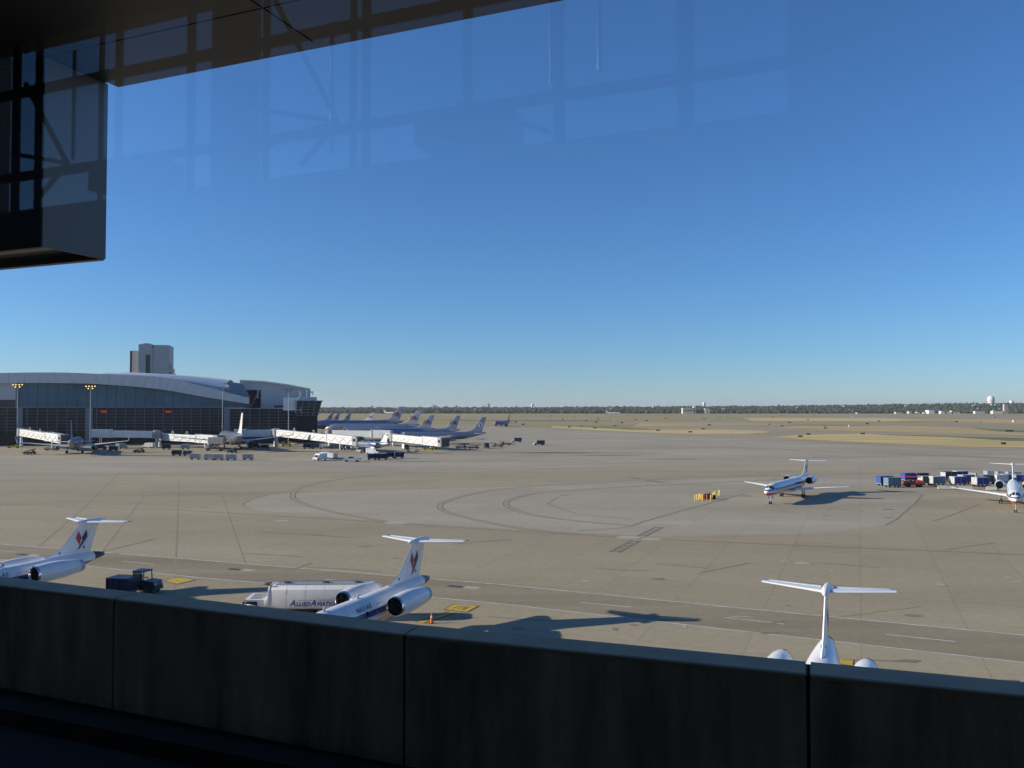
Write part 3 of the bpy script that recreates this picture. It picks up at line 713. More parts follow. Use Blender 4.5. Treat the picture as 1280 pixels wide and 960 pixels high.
# ------------------------------------------------------------------ the far terminal
TO, TA = V((-240.8, 395, 0)), atan2(35, 141.3)
te_, tn_ = V((cos(TA), sin(TA), 0)), V((sin(TA), -cos(TA), 0))
def TP(px, py, off=0.0):
    """a point of the facade plane moved OFF metres towards the apron, in the terminal's own coordinates (along, -off, height)"""
    d = ray(px, py); o = TO + tn_ * off; c = V((0, 0, CAMZ))
    t = (o - c).dot(tn_) / d.dot(tn_); p = c + d * t
    return V(((p - TO).dot(te_), -off, p.z))
term = empty('airport_terminal', TO, TA, 'long glass airport terminal under an arched pale roof', 'terminal building')
TGLASS = mat('terminal_dark_glass', (.013, .018, .026), .1, spec=.22, var=.3, scale=.12)
UGLASS = mat('sky_tinted_glass', (.085, .18, .25), .25, spec=.35, var=.45, scale=.04)  # mirrored sky and its variation are put into the base colour
FASC = mat('pale_blue_grey_panels', (.62, .63, .64), .5, var=.04, scale=.3)
PIER = mat('grey_pier', (.2, .22, .24), .6)
MULL = mat('pale_mullion', (.26, .28, .3), .5)
WPANEL = mat('white_wall_panels', (.5, .53, .56), .5, var=.05, scale=.2)
s0, s1, s2 = -70.0, TP(281, 510).x, TP(397, 511, 4).x
zb = 17.6
b = MB(); b.box(((s0 + s1) / 2, .4, zb / 2), (s1 - s0, .3, zb)); b.build('lower_glazing', TGLASS, term)
b = MB(); b.box(((s0 + s1) / 2, 14, zb / 2), (s1 - s0, 26, zb - .4)); b.build('lower_storeys', DARK, term)
def grid(sa, sb, z0, z1, y, dx, dz, skipx=None, wd=.16, name='mullion'):
    k = sa
    me = None
    while k <= sb + .01:
        if me is None:
            bb = MB(); bb.box((0, 0, (z0 + z1) / 2), (wd, .25, z1 - z0)); me = bb.data(name, MULL)
        o = link_data(name, me, term); o.location = (k, y, 0); k += dx
    me = None; k = z0 + dz
    while k <= z1 + .01:
        if me is None:
            bb = MB(); bb.box(((sa + sb) / 2, 0, 0), (sb - sa, .2, wd * .8)); me = bb.data('transom', MULL)
        o = link_data('transom', me, term); o.location = (0, y - .03, k); k += dz
grid(s0, s1, 5.2, zb, .15, 4.3, 1.55)
b = MB(); b.box(((s0 + s1) / 2, -.2, zb + .15), (s1 - s0, 1.6, .5)); b.build('ledge', PIER, term)
arch_t = [(-260, 487), (-160, 475), (-60, 468.5), (0, 466.3), (50, 465.6), (90, 466), (137, 468), (182, 470), (200, 471.5), (234, 477.6), (269, 487), (311, 497)]
arch_b = [(-260, 499), (-160, 487), (-60, 481), (0, 479), (50, 478.6), (103, 479.3), (137, 481), (172, 483.6), (200, 486.6), (220, 489.6), (252, 495.6), (311, 505)]
at_, ab_ = [TP(*p, 3) for p in arch_t], [TP(*p, 3) for p in arch_b]
st, sb_ = smooth_line(at_, 5), smooth_line(ab_, 5)
b = MB()
for i in range(len(st) - 1):
    for y0, y1 in ((-3, 0),):
        a0, a1, c0, c1 = st[i], st[i + 1], sb_[i], sb_[i + 1]
        b.poly([c0, c1, a1, a0])
        b.poly([c0 + V((0, 4.5, 0)), c1 + V((0, 4.5, 0)), c1, c0])
b.poly([sb_[-1], sb_[-1] + V((0, 4.5, 0)), st[-1] + V((0, 4.5, 0)), st[-1]])
b.build('arched_fascia', FASC, term, 30)
for i in range(0, len(st), 2): MB().bar(st[i] - V((0, .05, 0)), sb_[i] - V((0, .05, 0)), .1, .06).build('fascia_joint', PIER, term)
b = MB()
for i in range(len(st) - 1):
    for k, (y0, y1, d0, d1) in enumerate(((-3, 12, 0, -.4), (12, 36, -.4, -2), (36, 60, -2, -5))):
        q = lambda p, y, dz: V((p.x, y, p.z + dz))
        b.poly([q(st[i], y0, d0 + .02), q(st[i + 1], y0, d0 + .02), q(st[i + 1], y1, d1), q(st[i], y1, d1)])
b.build('arched_roof', mat('pale_roof_sheet', (.5, .52, .54), .45), term, 40)
b = MB(); o_ = V((0, 3.4, 0))
for i in range(len(sb_) - 1):
    p, q = sb_[i] + o_, sb_[i + 1] + o_
    p.y = q.y = .35; b.poly([(p.x, p.y, zb), (q.x, q.y, zb), (q.x, q.y, max(q.z + .4, zb)), (p.x, p.y, max(p.z + .4, zb))])
b.build('upper_glazing', UGLASS, term)
UM = mat('blue_grey_mullion', (.09, .12, .14), .5)
def arch_z(s):
    for p, q in zip(sb_, sb_[1:]):
        if p.x <= s <= q.x: return p.z + (q.z - p.z) * (s - p.x) / max(1e-6, q.x - p.x)
    return zb
k = s0
while k < sb_[-1].x - 1:
    h = arch_z(k) + .3
    if h > zb + .5:
        bb = MB(); bb.box((k, .22, (zb + h) / 2), (.16, .2, h - zb)); bb.build('upper_mullion', UM, term)
    k += 4.3
for zt in [zb + 1.55 * i for i in range(1, 8)]:
    xs = [p.x for p in sb_ if p.z > zt]
    if xs: bb = MB(); bb.box(((max(xs) + max(s0, min(xs))) / 2, .2, zt), (max(xs) - max(s0, min(xs)), .16, .1)); bb.build('upper_transom', UM, term)
for px, wd in ((24.5, 2.4), (111, 3.2)):
    bb = MB(); bb.box((TP(px, 530, .8).x, -.3, (zb + .2) / 2), (wd, 1.4, zb + .2)); bb.build('pier', PIER, term)
# white wall with a dark opening at the west end
p = TP(22, 480); q = TP(-40, 508)
bb = MB(); bb.box((p.x - 14, -.4, 26), (28, 1.1, 9.5)); bb.build('wall_panel', WPANEL, term)
bb = MB(); bb.box((p.x - 14, -.5, 19.4), (27, 1.2, 3.2)); bb.build('dark_opening', DARK, term)
bb = MB(); bb.box((p.x, -.6, 23), (.7, 1.6, 12)); bb.build('pier', PIER, term)
# lower block at the right of the arch
zc = TP(330, 511, 4).z
bb = MB(); bb.box(((s1 + s2) / 2, 8, zc / 2), (s2 - s1, 23, zc)); bb.build('gate_block', TGLASS, term)
grid(s1 + 3, s2, 5, zc - .2, -3.62, 4.6, 1.5)
bb = MB(); bb.box(((s1 + s2) / 2, -3.7, zc + .1), (s2 - s1 + .3, .5, .45)); bb.build('parapet_cap', MULL, term)
bb = MB(); bb.box((s1 + 1.3, -3.9, zc / 2), (2.6, 1.0, zc)); bb.build('pier', PIER, term)
# higher hall end behind it, with its sloping roof edge and a recess
hp = [TP(*c, -12) for c in ((300, 476.5), (330, 478), (360, 482), (388, 487.5))]
bb = MB(); o2 = [V((c.x, c.z)) for c in hp]
lo_ = 14.0
xr = TP(326, 500, -12).x; xl = TP(309, 500, -12).x
def hall_z(x):
    for c, d in zip(o2, o2[1:]):
        if c[0] <= x <= d[0]: return c[1] + (d[1] - c[1]) * (x - c[0]) / (d[0] - c[0])
    return o2[-1][1]
bb.prism([(xr, lo_)] + [(o2[-1][0], lo_), (o2[-1][0], o2[-1][1])] + [(c[0], c[1]) for c in reversed(o2[2:-1])] + [(xr, hall_z(xr))], 12, 40)
bb.build('hall_end_wall', WPANEL, term)
zt = TP(318, 487.5, -12).z
bb = MB(); bb.prism([(o2[0][0], zt), (xr, zt), (xr, hall_z(xr)), (o2[0][0], o2[0][1])], 12.05, 40); bb.build('hall_end_wall', WPANEL, term)
bb = MB(); bb.box(((xl + xr) / 2, 22, 22), (xr - xl + 3, .4, 18)); bb.build('recess', DARK, term)
bb = MB(); bb.bar((xl + 1, 20, 18), (xr - 1, 20, zt), 1, 1); bb.build('stair', LGREY, term)
bb = MB(); bb.box((xr - 1.6, 14, zt - 2.2), (.8, .8, 4.4)); bb.build('duct', OFFWHITE, term)
for i in range(1, 9):
    x = xr + (o2[-1][0] - xr) * i / 9; bb = MB(); bb.box((x, 11.96, (lo_ + hall_z(x)) / 2), (.08, .1, hall_z(x) - lo_ - .5)); bb.build('panel_joint', FASC, term)
bb = MB()
for c, d in zip(hp, hp[1:]): bb.bar(c + V((0, -.8, .3)), d + V((0, -.8, .3)), 2.2, .8)
bb.build('roof_edge', FASC, term)
bb = MB(); c = TP(354, 508, -12); bb.box((c.x, 11.9, c.z), (9, .3, 1.1)); bb.build('vent_strip', DARK, term)
# stepped white roof rolls and the glazed end of the vault
for pts_, r in (([(128, 467.2), (165, 468.6), (205, 471.8), (245, 477), (287, 484.5)], 1.3), ([(150, 466.5), (200, 469), (240, 472.5), (284, 479)], 1.1), ([(172, 467.8), (230, 470.5), (275, 475), (287, 476.6)], .6)):
    off = -9 if r == 1.3 else (-20 if r == 1.1 else -30)
    P_ = smooth_line([TP(*c, off) for c in pts_], 4); bb = MB()
    for k, (p, q) in enumerate(zip(P_, P_[1:])): bb.tube(p, q, r * (.15 + .85 * k / len(P_)), r * (.15 + .85 * (k + 1) / len(P_)), 10, True)
    bb.build('roof_roll', mat('white_roof_roll', (.86, .86, .85), .35, var=.03), term, 40)
    e = P_[-1]; bb = MB(); bb.lathe_z([(e.z - 2.4, 1.9), (e.z - .2, 1.9), (e.z + .5, 1.2), (e.z + .7, .3)], e.x, e.y, 14); bb.build('roof_vent', GREY, term, 40)
    bb = MB()
    for p, q in zip(P_, P_[1:]): bb.loft([[p + V((0, .3, 0)), q + V((0, .3, 0)), q + V((0, .3, -5)), p + V((0, .3, -5))], [p + V((0, 12, 1)), q + V((0, 12, 1)), q + V((0, 12, -5)), p + V((0, 12, -5))]])
    bb.build('roof_step', FASC, term)
gp = [TP(*c, -6) for c in ((284, 477), (303, 479), (311, 488), (313, 497), (290, 491))]
cols = 5
for i in range(cols):
    for j in range(3):
        u0, u1, v0, v1 = i / cols, (i + 1) / cols - .03, j / 3, (j + 1) / 3 - .04
        A, B_, D_, E_ = gp[0], gp[1], gp[3], gp[4]
        f = lambda u, v: (A * (1 - u) + B_ * u) * (1 - v) + (E_ * (1 - u) + D_ * u) * v + V((0, -4 * v + 3 * u, 0))
        bb = MB(); bb.poly([f(u0, v0), f(u1, v0), f(u1, v1), f(u0, v1)]); bb.build('end_pane', mat('pale_end_glass', (.2, .27, .33), .12, spec=.8), term)
f0 = [f(0, 0), f(1, 0), f(1, 1), f(0, 1)]
bb = MB(); bb.loft([[p + V((0, .5, -.3)) for p in f0], [p + V((0, 12, -2)) for p in f0]]); bb.build('end_frame', PIER, term)
# red gate displays
LED = mat('red_led_display', (.05, .005, .005), .5, emit=(1, .03, .02, .4))
for px, py, off in ((130, 514.3, .6), (210.5, 514.6, .6)):
    c = TP(px, py, off); bb = MB(); bb.box((c.x, c.y, c.z), (3.0, .3, 1.2)); dz = bb.build('gate_display', DARK, term)
    for k, xx in enumerate((-.9, 0, .9)):
        bb = MB(); bb.box((c.x + xx, c.y - .18, c.z), (.62, .08, .8)); bb.build('lit_digit', LED, dz)
# ramp control tower on the block
OX = TP(384, 510, 6)
tw = empty('ramp_control_tower', TO + te_ * OX.x + tn_ * 5, TA, 'flared dark-glass ramp tower with white block beside it', 'control tower')
def tz(py): return TP(384, py, 6).z
w0, w1 = TP(371, 512, 6).x - OX.x, TP(396, 512, 6).x - OX.x
wa, wb = TP(366, 502, 6).x - OX.x, TP(402, 502, 6).x - OX.x
z0, z1 = tz(519), tz(501.5)
rings = [[V((x, y, z)) for x, y in ((xa, -d), (xb, -d), (xb, 12), (xa, 12))] for z, xa, xb, d in ((zc - 14, w0, w1, .4), (z0, w0, w1, .4), (z0 + .05, w0 - .2, w1 + .6, .7), (z1, wa + 2, wb, 3.2))]
bb = MB(); bb.loft(rings); bb.build('cab', TGLASS, tw)
for k in range(5):
    u = k / 4; bb = MB(); bb.bar(V((w0 - .2 + (w1 + .8 - w0) * u, -.8, z0)), V((wa + 2 + (wb - wa - 2) * u, -3.3, z1)), .22, .22); bb.build('mullion', MULL, tw)
for k in range(6):
    u = k / 5; bb = MB(); bb.box(((w0 + w1) / 2 + (wb - w1) * .25 * u, -.75 - 2.55 * u, z0 + (z1 - z0) * u), ((w1 - w0 + .6) + (wb - wa - 2 - w1 + w0) * u, .2, .2)); bb.build('transom', MULL, tw)
bb = MB(); bb.box(((wa + wb) / 2 + 1, 4.3, z1 + .15), (wb - wa - .6, 16, .4)); bb.build('roof_slab', PIER, tw)
bb = MB(); xa, xb = TP(374, 500, 6).x - OX.x, TP(396, 500, 6).x - OX.x; bb.box(((xa + xb) / 2, 4, z1 + 1.2), (xb - xa, 10, 1.8)); bb.build('roof_house', WPANEL, tw)
xa, xb = TP(354, 500, 6).x - OX.x, TP(368.5, 500, 6).x - OX.x
bb = MB(); bb.box(((xa + xb) / 2, 3, (tz(513) + tz(497)) / 2), (xb - xa, 8, tz(497) - tz(513))); bb.build('stair_block', WHITE, tw)
bb = MB(); xe = TP(375, 500, 6).x - OX.x; bb.box(((xb + xe) / 2, 3, tz(499)), (xe - xb, 5, 1.6)); bb.build('stair_block', WHITE, tw)
bb = MB()
for zz in (tz(502), tz(507), tz(512.5)): bb.bar((xb, -2, zz), (xe + .5, -2, zz), .25, .25)
for x in (xb + .3, xe + .4): bb.bar((x, -2, tz(516)), (x, -2, tz(501)), .3, .3)
bb.bar((xb, -2, tz(512)), (xb + 1.5, -2, tz(502)), .2, .2); bb.build('ladder_frame', OFFWHITE, tw)
bb = MB(); bb.box(((w0 + w1) / 2, -.9, tz(513.5)), (3, .3, 1.3)); dz = bb.build('gate_display', DARK, tw)
for xx in (-.9, 0, .9): bb = MB(); bb.box(((w0 + w1) / 2 + xx, -1.1, tz(513.5)), (.62, .08, .85)); bb.build('lit_digit', LED, dz)
for px in (375, 383.5, 390):
    x = TP(px, 490, 6).x - OX.x; zt_ = tz(489 if px != 383.5 else 487)
    bb = MB(); bb.tube((x, 3, z1 + 2), (x, 3, zt_), .12); an = bb.build('antenna_mast', OFFWHITE, tw)
    bb = MB(); bb.box((x, 2.6, zt_ - .4), (1.6, .6, .7)); bb.box((x + .3, 2.6, zt_ - 1.4), (1.0, .6, .5)); bb.build('floodlight', OFFWHITE, an)
# floodlight masts
LAMP = mat('lit_floodlight', (.6, .4, .2), .4, emit=(1, .62, .2, 1.3))
def mast(px, py, Y, lit, label):
    p = AT(px, py, Y); t = empty('floodlight_mast', (p.x, Y, 0), TA, label, 'light mast', 'floodlight masts before the terminal')
    bb = MB(); bb.tube((0, 0, 0), (0, 0, p.z + .3), .2, .11, 10); bb.build('pole', LGREY, t, 40)
    bb = MB(); bb.bar((-2.1, 0, p.z), (2.1, 0, p.z), .2, .2); bb.bar((-1.3, 0, p.z - 1), (1.3, 0, p.z - 1), .2, .2); bb.build('crossbar', GREY, t)
    for x, z in ((-1.9, 0), (-.7, .05), (.7, 0), (1.9, .05), (-.9, -1), (.9, -1)):
        bb = MB(); bb.box((x, -.35, p.z + z), (.72, .5, .6)); l_ = bb.build('lamp_head', DARK, t)
        bb = MB(); bb.box((x, -.63, p.z + z), (.56, .05, .46)); bb.build('lamp_lens', LAMP if lit else GREY, l_)
mast(22.5, 481, 385, True, 'floodlight mast with lit lamps by the west white wall')
mast(113.5, 483, 388, True, 'floodlight mast with lit lamps over the sloping lattice bridge')
mast(278.5, 485, 392, False, 'unlit floodlight mast before the falling end of the arch')
mast(361, 487, 400, False, 'unlit floodlight mast beside the white tower block')

# ------------------------------------------------------------------ jet bridges
BRW = mat('white_bridge_cladding', (.68, .69, .68), .45, var=.1, scale=.4)
def jet_bridge(p0, p1, label, lattice=True, cab=True, hoops=2, Ht=3.3, m=BRW):
    """p0 rotunda floor point, p1 cab floor point"""
    p0, p1 = V(p0), V(p1); d = p1 - p0; h = atan2(d.y, d.x); Lg = hypot(d.x, d.y); sl = d.z / Lg
    t = empty('jet_bridge', (p0.x, p0.y, 0), h, label, 'jet bridge', 'jet bridges along the terminal')
    P = lambda x, y, z: V((x, y, p0.z + sl * x + z))
    def tun(x0, x1, wd, z0_, z1_):
        b = MB(); b.loft([[P(x, a * wd / 2, z) for a, z in ((-1, z0_), (1, z0_), (1, z1_), (-1, z1_))] for x in (x0, x1)]); return b
    a, c = 1.6, Lg * .68
    tn = tun(a, c + 1.5, 2.7, 0, Ht - .35).build('inner_tunnel', m, t)
    to_ = tun(c, Lg - 1, 3.2, -.15, Ht).build('outer_tunnel', m, t)
    if lattice:
        TR = mat('bridge_truss', (.3, .3, .3), .5)
        for tunl, x0, x1, wd, zt in ((tn, a + .5, c, 2.7, Ht - .5), (to_, c + .3, Lg - 1.3, 3.2, Ht - .2)):
            nb = max(2, int((x1 - x0) / 2.6))
            for s_ in (1, -1):
                for i in range(nb):
                    xa, xb = x0 + (x1 - x0) * i / nb, x0 + (x1 - x0) * (i + 1) / nb
                    y = s_ * (wd / 2 + .06)
                    b = MB(); b.bar(P(xa, y, .3 if i % 2 else zt - 1), P(xb, y, zt - 1 if i % 2 else .3), .1, .16); b.build('truss_brace', TR, tunl)
                b = MB(); b.bar(P(x0, s_ * (wd / 2 + .06), zt - .55), P(x1, s_ * (wd / 2 + .06), zt - .55), .1, .12); b.build('truss_rail', TR, tunl)
    b = MB()
    for s_ in (1, -1): b.bar(P(c, s_ * 1.68, -.3), P(c, s_ * 1.68, Ht + .25), .16, .4)
    b.bar(P(c, -1.7, Ht + .2), P(c, 1.7, Ht + .2), .3, .2); b.build('tunnel_collar', OFFWHITE, t)
    b = MB(); b.lathe_z([(p0.z - .2, 1.9), (p0.z + Ht - .2, 1.9), (p0.z + Ht + .1, 1.2)], 0, 0, 14); ro = b.build('rotunda', GREY, t, 40)
    b = MB(); b.lathe_z([(0, .7), (p0.z - .2, .5)], 0, 0, 10); b.build('rotunda_column', OFFWHITE, ro, 40)
    for k in range(hoops):
        x = Lg * (.25 + .25 * k); b = MB()
        q = [P(x + .75 * cos(pi * i / 6), -.6, Ht - .4 + 1.5 * sin(pi * i / 6)) for i in range(7)]
        for u, v in zip(q, q[1:]): b.bar(u, v, .12, .12)
        b.build('cable_hoop', OFFWHITE, t)
    if cab:
        b = MB(); b.loft([[P(x, a_ * 1.75, z) for a_, z in ((-1, -.3), (1, -.3), (1, Ht + .1), (-1, Ht + .1))] for x in (Lg - 1, Lg + 1.6)]); cb = b.build('cab', GREY, t)
        b = MB(); b.loft([[P(x, a_ * 1.8, z) for a_, z in ((-1, -.2), (1, -.2), (1, Ht - .2), (-1, Ht - .2))] for x in (Lg + 1.6, Lg + 2.6)]); b.build('canopy_bellows', DARK, cb)
        b = MB(); b.loft([[P(x, 1.76 * s_, z) for x, z in ((Lg - .4, 1.4), (Lg + 1.1, 1.4), (Lg + 1.1, 2.5), (Lg - .4, 2.5))] for s_ in (-1.02, 1.02)]); b.build('cab_window', GLASSD, cb)
    xd = Lg * .84; zb_ = p0.z + sl * xd
    b = MB()
    for s_ in (1, -1): b.bar((xd, s_ * 1.5, .6), (xd, s_ * 1.5, zb_ + 1), .35, .35)
    b.bar((xd, -1.6, .7), (xd, 1.6, .7), .5, .4); dc = b.build('drive_column', OFFWHITE, t)
    for s_ in (1, -1): MB().wheel((xd, s_ * .8, .55), .55, .5).build('wheel', BLACK, dc, 40)
    return t
def BP(px, py, Y):                # floor point: photo position at distance Y
    return AT(px, py, Y)
jet_bridge(BP(27, 544.5, 372), BP(79, 553.5, 340), 'white lattice jet bridge sloping down beneath the floodlight masts', hoops=2)
jet_bridge(BP(196, 547.5, 372), BP(112, 546, 366), 'plain shaded jet bridge level with the dark glazing, no lattice', lattice=False, cab=False, hoops=0)
jet_bridge(BP(200, 550, 376), BP(272, 554, 356), 'white lattice jet bridge ending behind the catering truck', hoops=2)
jet_bridge(BP(344, 545.5, 378), BP(290, 546, 372), 'plain grey jet bridge right behind the white airliner tail', lattice=False, cab=False, hoops=0)
jet_bridge(BP(346, 545, 376), BP(446, 556, 340), 'longest white lattice jet bridge with roof hoops and sloping rail', hoops=3)
jet_bridge(BP(412, 545.5, 392), BP(492, 547, 384), 'white jet bridge standing behind the longest lattice one', lattice=False, cab=False, hoops=1)
jet_bridge(BP(492, 551, 382), BP(553, 557.5, 345), 'white lattice jet bridge with dark cab next to the round-emblem airliner', hoops=1)
# ------------------------------------------------------------------ ground vehicles and carts
def baggage_cart(body, cloth, roofm, filled=True):
    t = empty('baggage_cart')
    MB().box((0, 0, .55), (3.3, 1.55, .14)).build('bed', GREY, t)
    MB().box((0, 0, 2.05), (3.3, 1.6, .1)).build('roof', roofm, t)
    for s_ in (1, -1):
        MB().box((s_ * 1.6, 0, 1.31), (.08, 1.5, 1.4)).build('end_panel', body, t)
        b = MB(); n = 12
        b.loft([[V((-1.5 + 3.0 * i / n, s_ * (.74 + .025 * (-1) ** i), z)) for i in range(n + 1)] + [V((1.5 - 3.0 * i / n, s_ * (.72 + .025 * (-1) ** i), z)) for i in range(n + 1)] for z in (.66, 1.98)])
        b.build('curtain', cloth, t)
        for x in (-1.58, 0, 1.58): MB().box((x, s_ * .8, 1.3), (.06, .05, 1.42)).build('post', body, t)
    for x in (-1.1, 1.1):
        for y in (-.6, .6): MB().wheel((x, y, .24), .24, .16).build('wheel', BLACK, t, 40)
    b = MB(); b.bar((1.65, 0, .45), (2.5, 0, .35), .08, .08); b.build('tow_bar', DARK, t)
    return t
CG = 'baggage carts on the apron'
CARTW = mat('grey_white_cart_panel', (.5, .51, .53), .5, var=.15); CLOTHW = mat('grey_canvas', (.33, .34, .36), .9, var=.15); BCLOTH = mat('bright_blue_canvas', (.04, .07, .28), .85, var=.15)
TEAL = mat('teal_grey_panel', (.12, .19, .26), .6)
cart0 = baggage_cart(CARTW, CLOTHW, OFFWHITE)
used = [False]
def cart(px, py, h, label, remap=None, group=CG):
    if not used[0]: c = cart0; used[0] = True
    else: c = copy_tree(cart0, None, remap)
    tag(c, None, 'baggage cart')
    p = G(px, py); return place(c, (p.x, p.y, 0), h, label, group)
WB = {CARTW: WHITE, CLOTHW: DBLUE}
BLU = {CARTW: BLUE, CLOTHW: NAVYCLOTH, OFFWHITE: BLUE}
BRB = {CARTW: LGREY, CLOTHW: BCLOTH, OFFWHITE: LGREY}
NAV = {CARTW: DBLUE, CLOTHW: NAVYCLOTH, OFFWHITE: DBLUE}
hc = heading(1, .05)
cart(244, 574.5, hc, 'grey baggage cart, first of the row behind the white-tailed airliner')
cart(262, 575, hc, 'grey baggage cart second in the row behind the white-tailed airliner')
cart(273, 575.3, hc, 'grey baggage cart in the middle of the row behind the white-tailed airliner')
cart(289, 575.4, hc, 'grey baggage cart fourth in the row behind the white-tailed airliner')
cart(310, 575.2, hc, 'grey baggage cart standing apart under the white airliner tail')
cart(221, 570, hc, 'dark blue covered cart at the near corner of the lattice bridge by the catering truck', NAV)
cart(235, 570, hc, 'white framed cart with dark blue curtain behind the grey cart row', WB)
cart(232, 561.5, hc, 'grey cart parked under the lattice jet bridge by the catering truck')
for i, (px, py) in enumerate(((405, 572.4), (408.5, 572.8), (412, 573.3), (416.5, 574))):
    cart(px, py, heading(.25, 1), ('pale cart at the far end of the short stack of four', 'second pale cart from the far end of the stack of four', 'third pale cart from the far end of the stack of four', 'pale cart at the near end of the short stack of four')[i], {CARTW: WHITE, CLOTHW: OFFWHITE})
for px, py, lb, rm in ((465, 575, 'blue cart nearest the silver pickup', BLU), (478, 574.8, 'dark cart in the middle of the blue trio by the pickup', NAV), (488, 573, 'flat dark cart behind the blue trio by the pickup', NAV), (498.5, 573, 'blue cart furthest from the pickup, below the dark bridge cab', BLU)):
    cart(px, py, heading(.9, .4), lb, rm)
for px, py, lb, rm in ((1106, 607, 'blue cart at the outer end of the train beyond the red tug', BLU), (1136, 602.5, 'tall bright blue cart behind the red tug', {CARTW: BLUE, CLOTHW: BCLOTH, OFFWHITE: BLUE}), (1115.5, 609, 'teal grey cart before the blue one at the outer end', {CARTW: TEAL, CLOTHW: TEAL, OFFWHITE: TEAL}), (1151, 602.5, 'black curtained cart behind the red tug', {CARTW: DBLUE, CLOTHW: BLACK, OFFWHITE: BLUE}), (1158, 606.5, 'dark cart with white end panel just past the red tug', {CARTW: LGREY, CLOTHW: DARK, OFFWHITE: GREY}), (1171, 607, 'white ended blue-grey cart between red tug and barriers', {CARTW: LGREY, CLOTHW: TEAL}), (1186, 600.5, 'low dark cart farthest back behind the barriers', {CARTW: LGREY, CLOTHW: DARK, OFFWHITE: DARK}), (1197.5, 607.3, 'white ended cart with vivid blue curtain behind the second barrier', BRB), (1208, 605, 'white cart with blue curtain tucked behind the vivid blue one', BRB), (1216, 602, 'tilted looking blue and white cart at the back of the cluster', BRB), (1225.5, 608.3, 'big vivid blue cart with white end nearest the wingtip', BRB), (1233, 605, 'dark grey covered cart beside the big vivid blue one', {CARTW: DARK, CLOTHW: DARK, OFFWHITE: GREY}), (1200, 599.5, 'white roofed cart at the rear of the cluster', {CARTW: OFFWHITE, CLOTHW: BCLOTH}), (1250, 605, 'white cart beside the regional jet nacelle', {CARTW: OFFWHITE, CLOTHW: OFFWHITE})):
    cart(px, py, heading(.97, .25) if px != 1216 else heading(.5, .8), lb, rm)
CY = mat('pale_steel', (.45, .5, .52), .35, .4)
for i, (px, py) in enumerate(((1240, 599.5), (1253, 600), (1266, 600.5), (1262, 604), (1276, 604.5))):
    cart(px, py, hc, ('pale steel roofed cart at the start of the rear row', 'pale steel roofed cart second in the rear row', 'pale steel roofed cart behind the white fin', 'pale steel cart in front of the rear row by the nacelle', 'pale steel cart partly behind the regional jet body')[i], {CARTW: CY, CLOTHW: BLUE if i > 2 else OFFWHITE, OFFWHITE: CY})

def tractor(bm, name='baggage_tractor', label='', cabbed=True):
    t = empty(name, label=label, cat='tractor')
    b = MB(); b.prism([(-1.5, .35), (1.55, .35), (1.6, .75), (1.5, 1.12), (.45, 1.22), (.4, .8), (-.6, .75), (-.7, 1.0), (-1.5, .98)], -.72, .72); bd = b.build('body', bm, t)
    for x in (-.95, 1.0):
        for y in (-.68, .68): MB().wheel((x, y, .36), .36, .26).build('wheel', BLACK, t, 40)
    MB().box((-.25, 0, .95), (.55, 1.1, .14)).build('seat', BLACK, t); MB().box((-.52, 0, 1.25), (.12, 1.1, .6)).build('seat_back', BLACK, t)
    b = MB(); b.tube((.42, .25, 1.1), (.15, .25, 1.35), .025); b.lathe_z([(1.33, .18), (1.37, .18)], .14, .25, 12); b.build('steering_wheel', DARK, t)
    if cabbed:
        b = MB()
        for x in (-.75, .5):
            for y in (-.66, .66): b.bar((x, y, .95), (x * .85, y * .95, 2.0), .07, .07)
        b.build('cab_frame', bm, t)
        MB().box((-.12, 0, 2.03), (1.35, 1.4, .1), 0, .92).build('cab_roof', bm, t)
        MB().box((-.72, 0, 1.55), (.03, 1.2, .75)).build('rear_window', mat('pale_window', (.25, .3, .34), .1), t)
    for y in (-.5, .5): MB().box((1.6, y, .92), (.06, .22, .16)).build('headlight', OFFWHITE, t)
    MB().box((1.62, 0, .45), (.12, 1.4, .22)).build('bumper', DARK, t)
    b = MB(); b.box((-1.6, 0, .45), (.3, .2, .15)); b.build('hitch', DARK, t)
    return t
tr = tractor(DBLUE, label='dark blue tractor with open cab towing a covered cart by the parapet')
p = G(181, 742); ht = heading(.985, -.17)
tr.location = (p.x - .35, p.y + .5, 0); tr.rotation_euler = (0, 0, ht); tr.scale = (.95, .98, 1.0)
c = cart(153.5, 744.5, ht, 'dark blue covered cart hitched behind the tractor by the parapet', NAV); c.scale = (.68, 1.1, .82)
t2 = tractor(RED, label='red tug parked among the baggage carts', cabbed=False)
p = G(1141, 608.5); t2.location = (p.x, p.y, 0); t2.rotation_euler = (0, 0, heading(1, -.1)); t2.scale = (1.25,) * 3
MB().box((-.2, 0, 1.75), (2.8, 1.3, .12)).build('canopy', RED, t2)

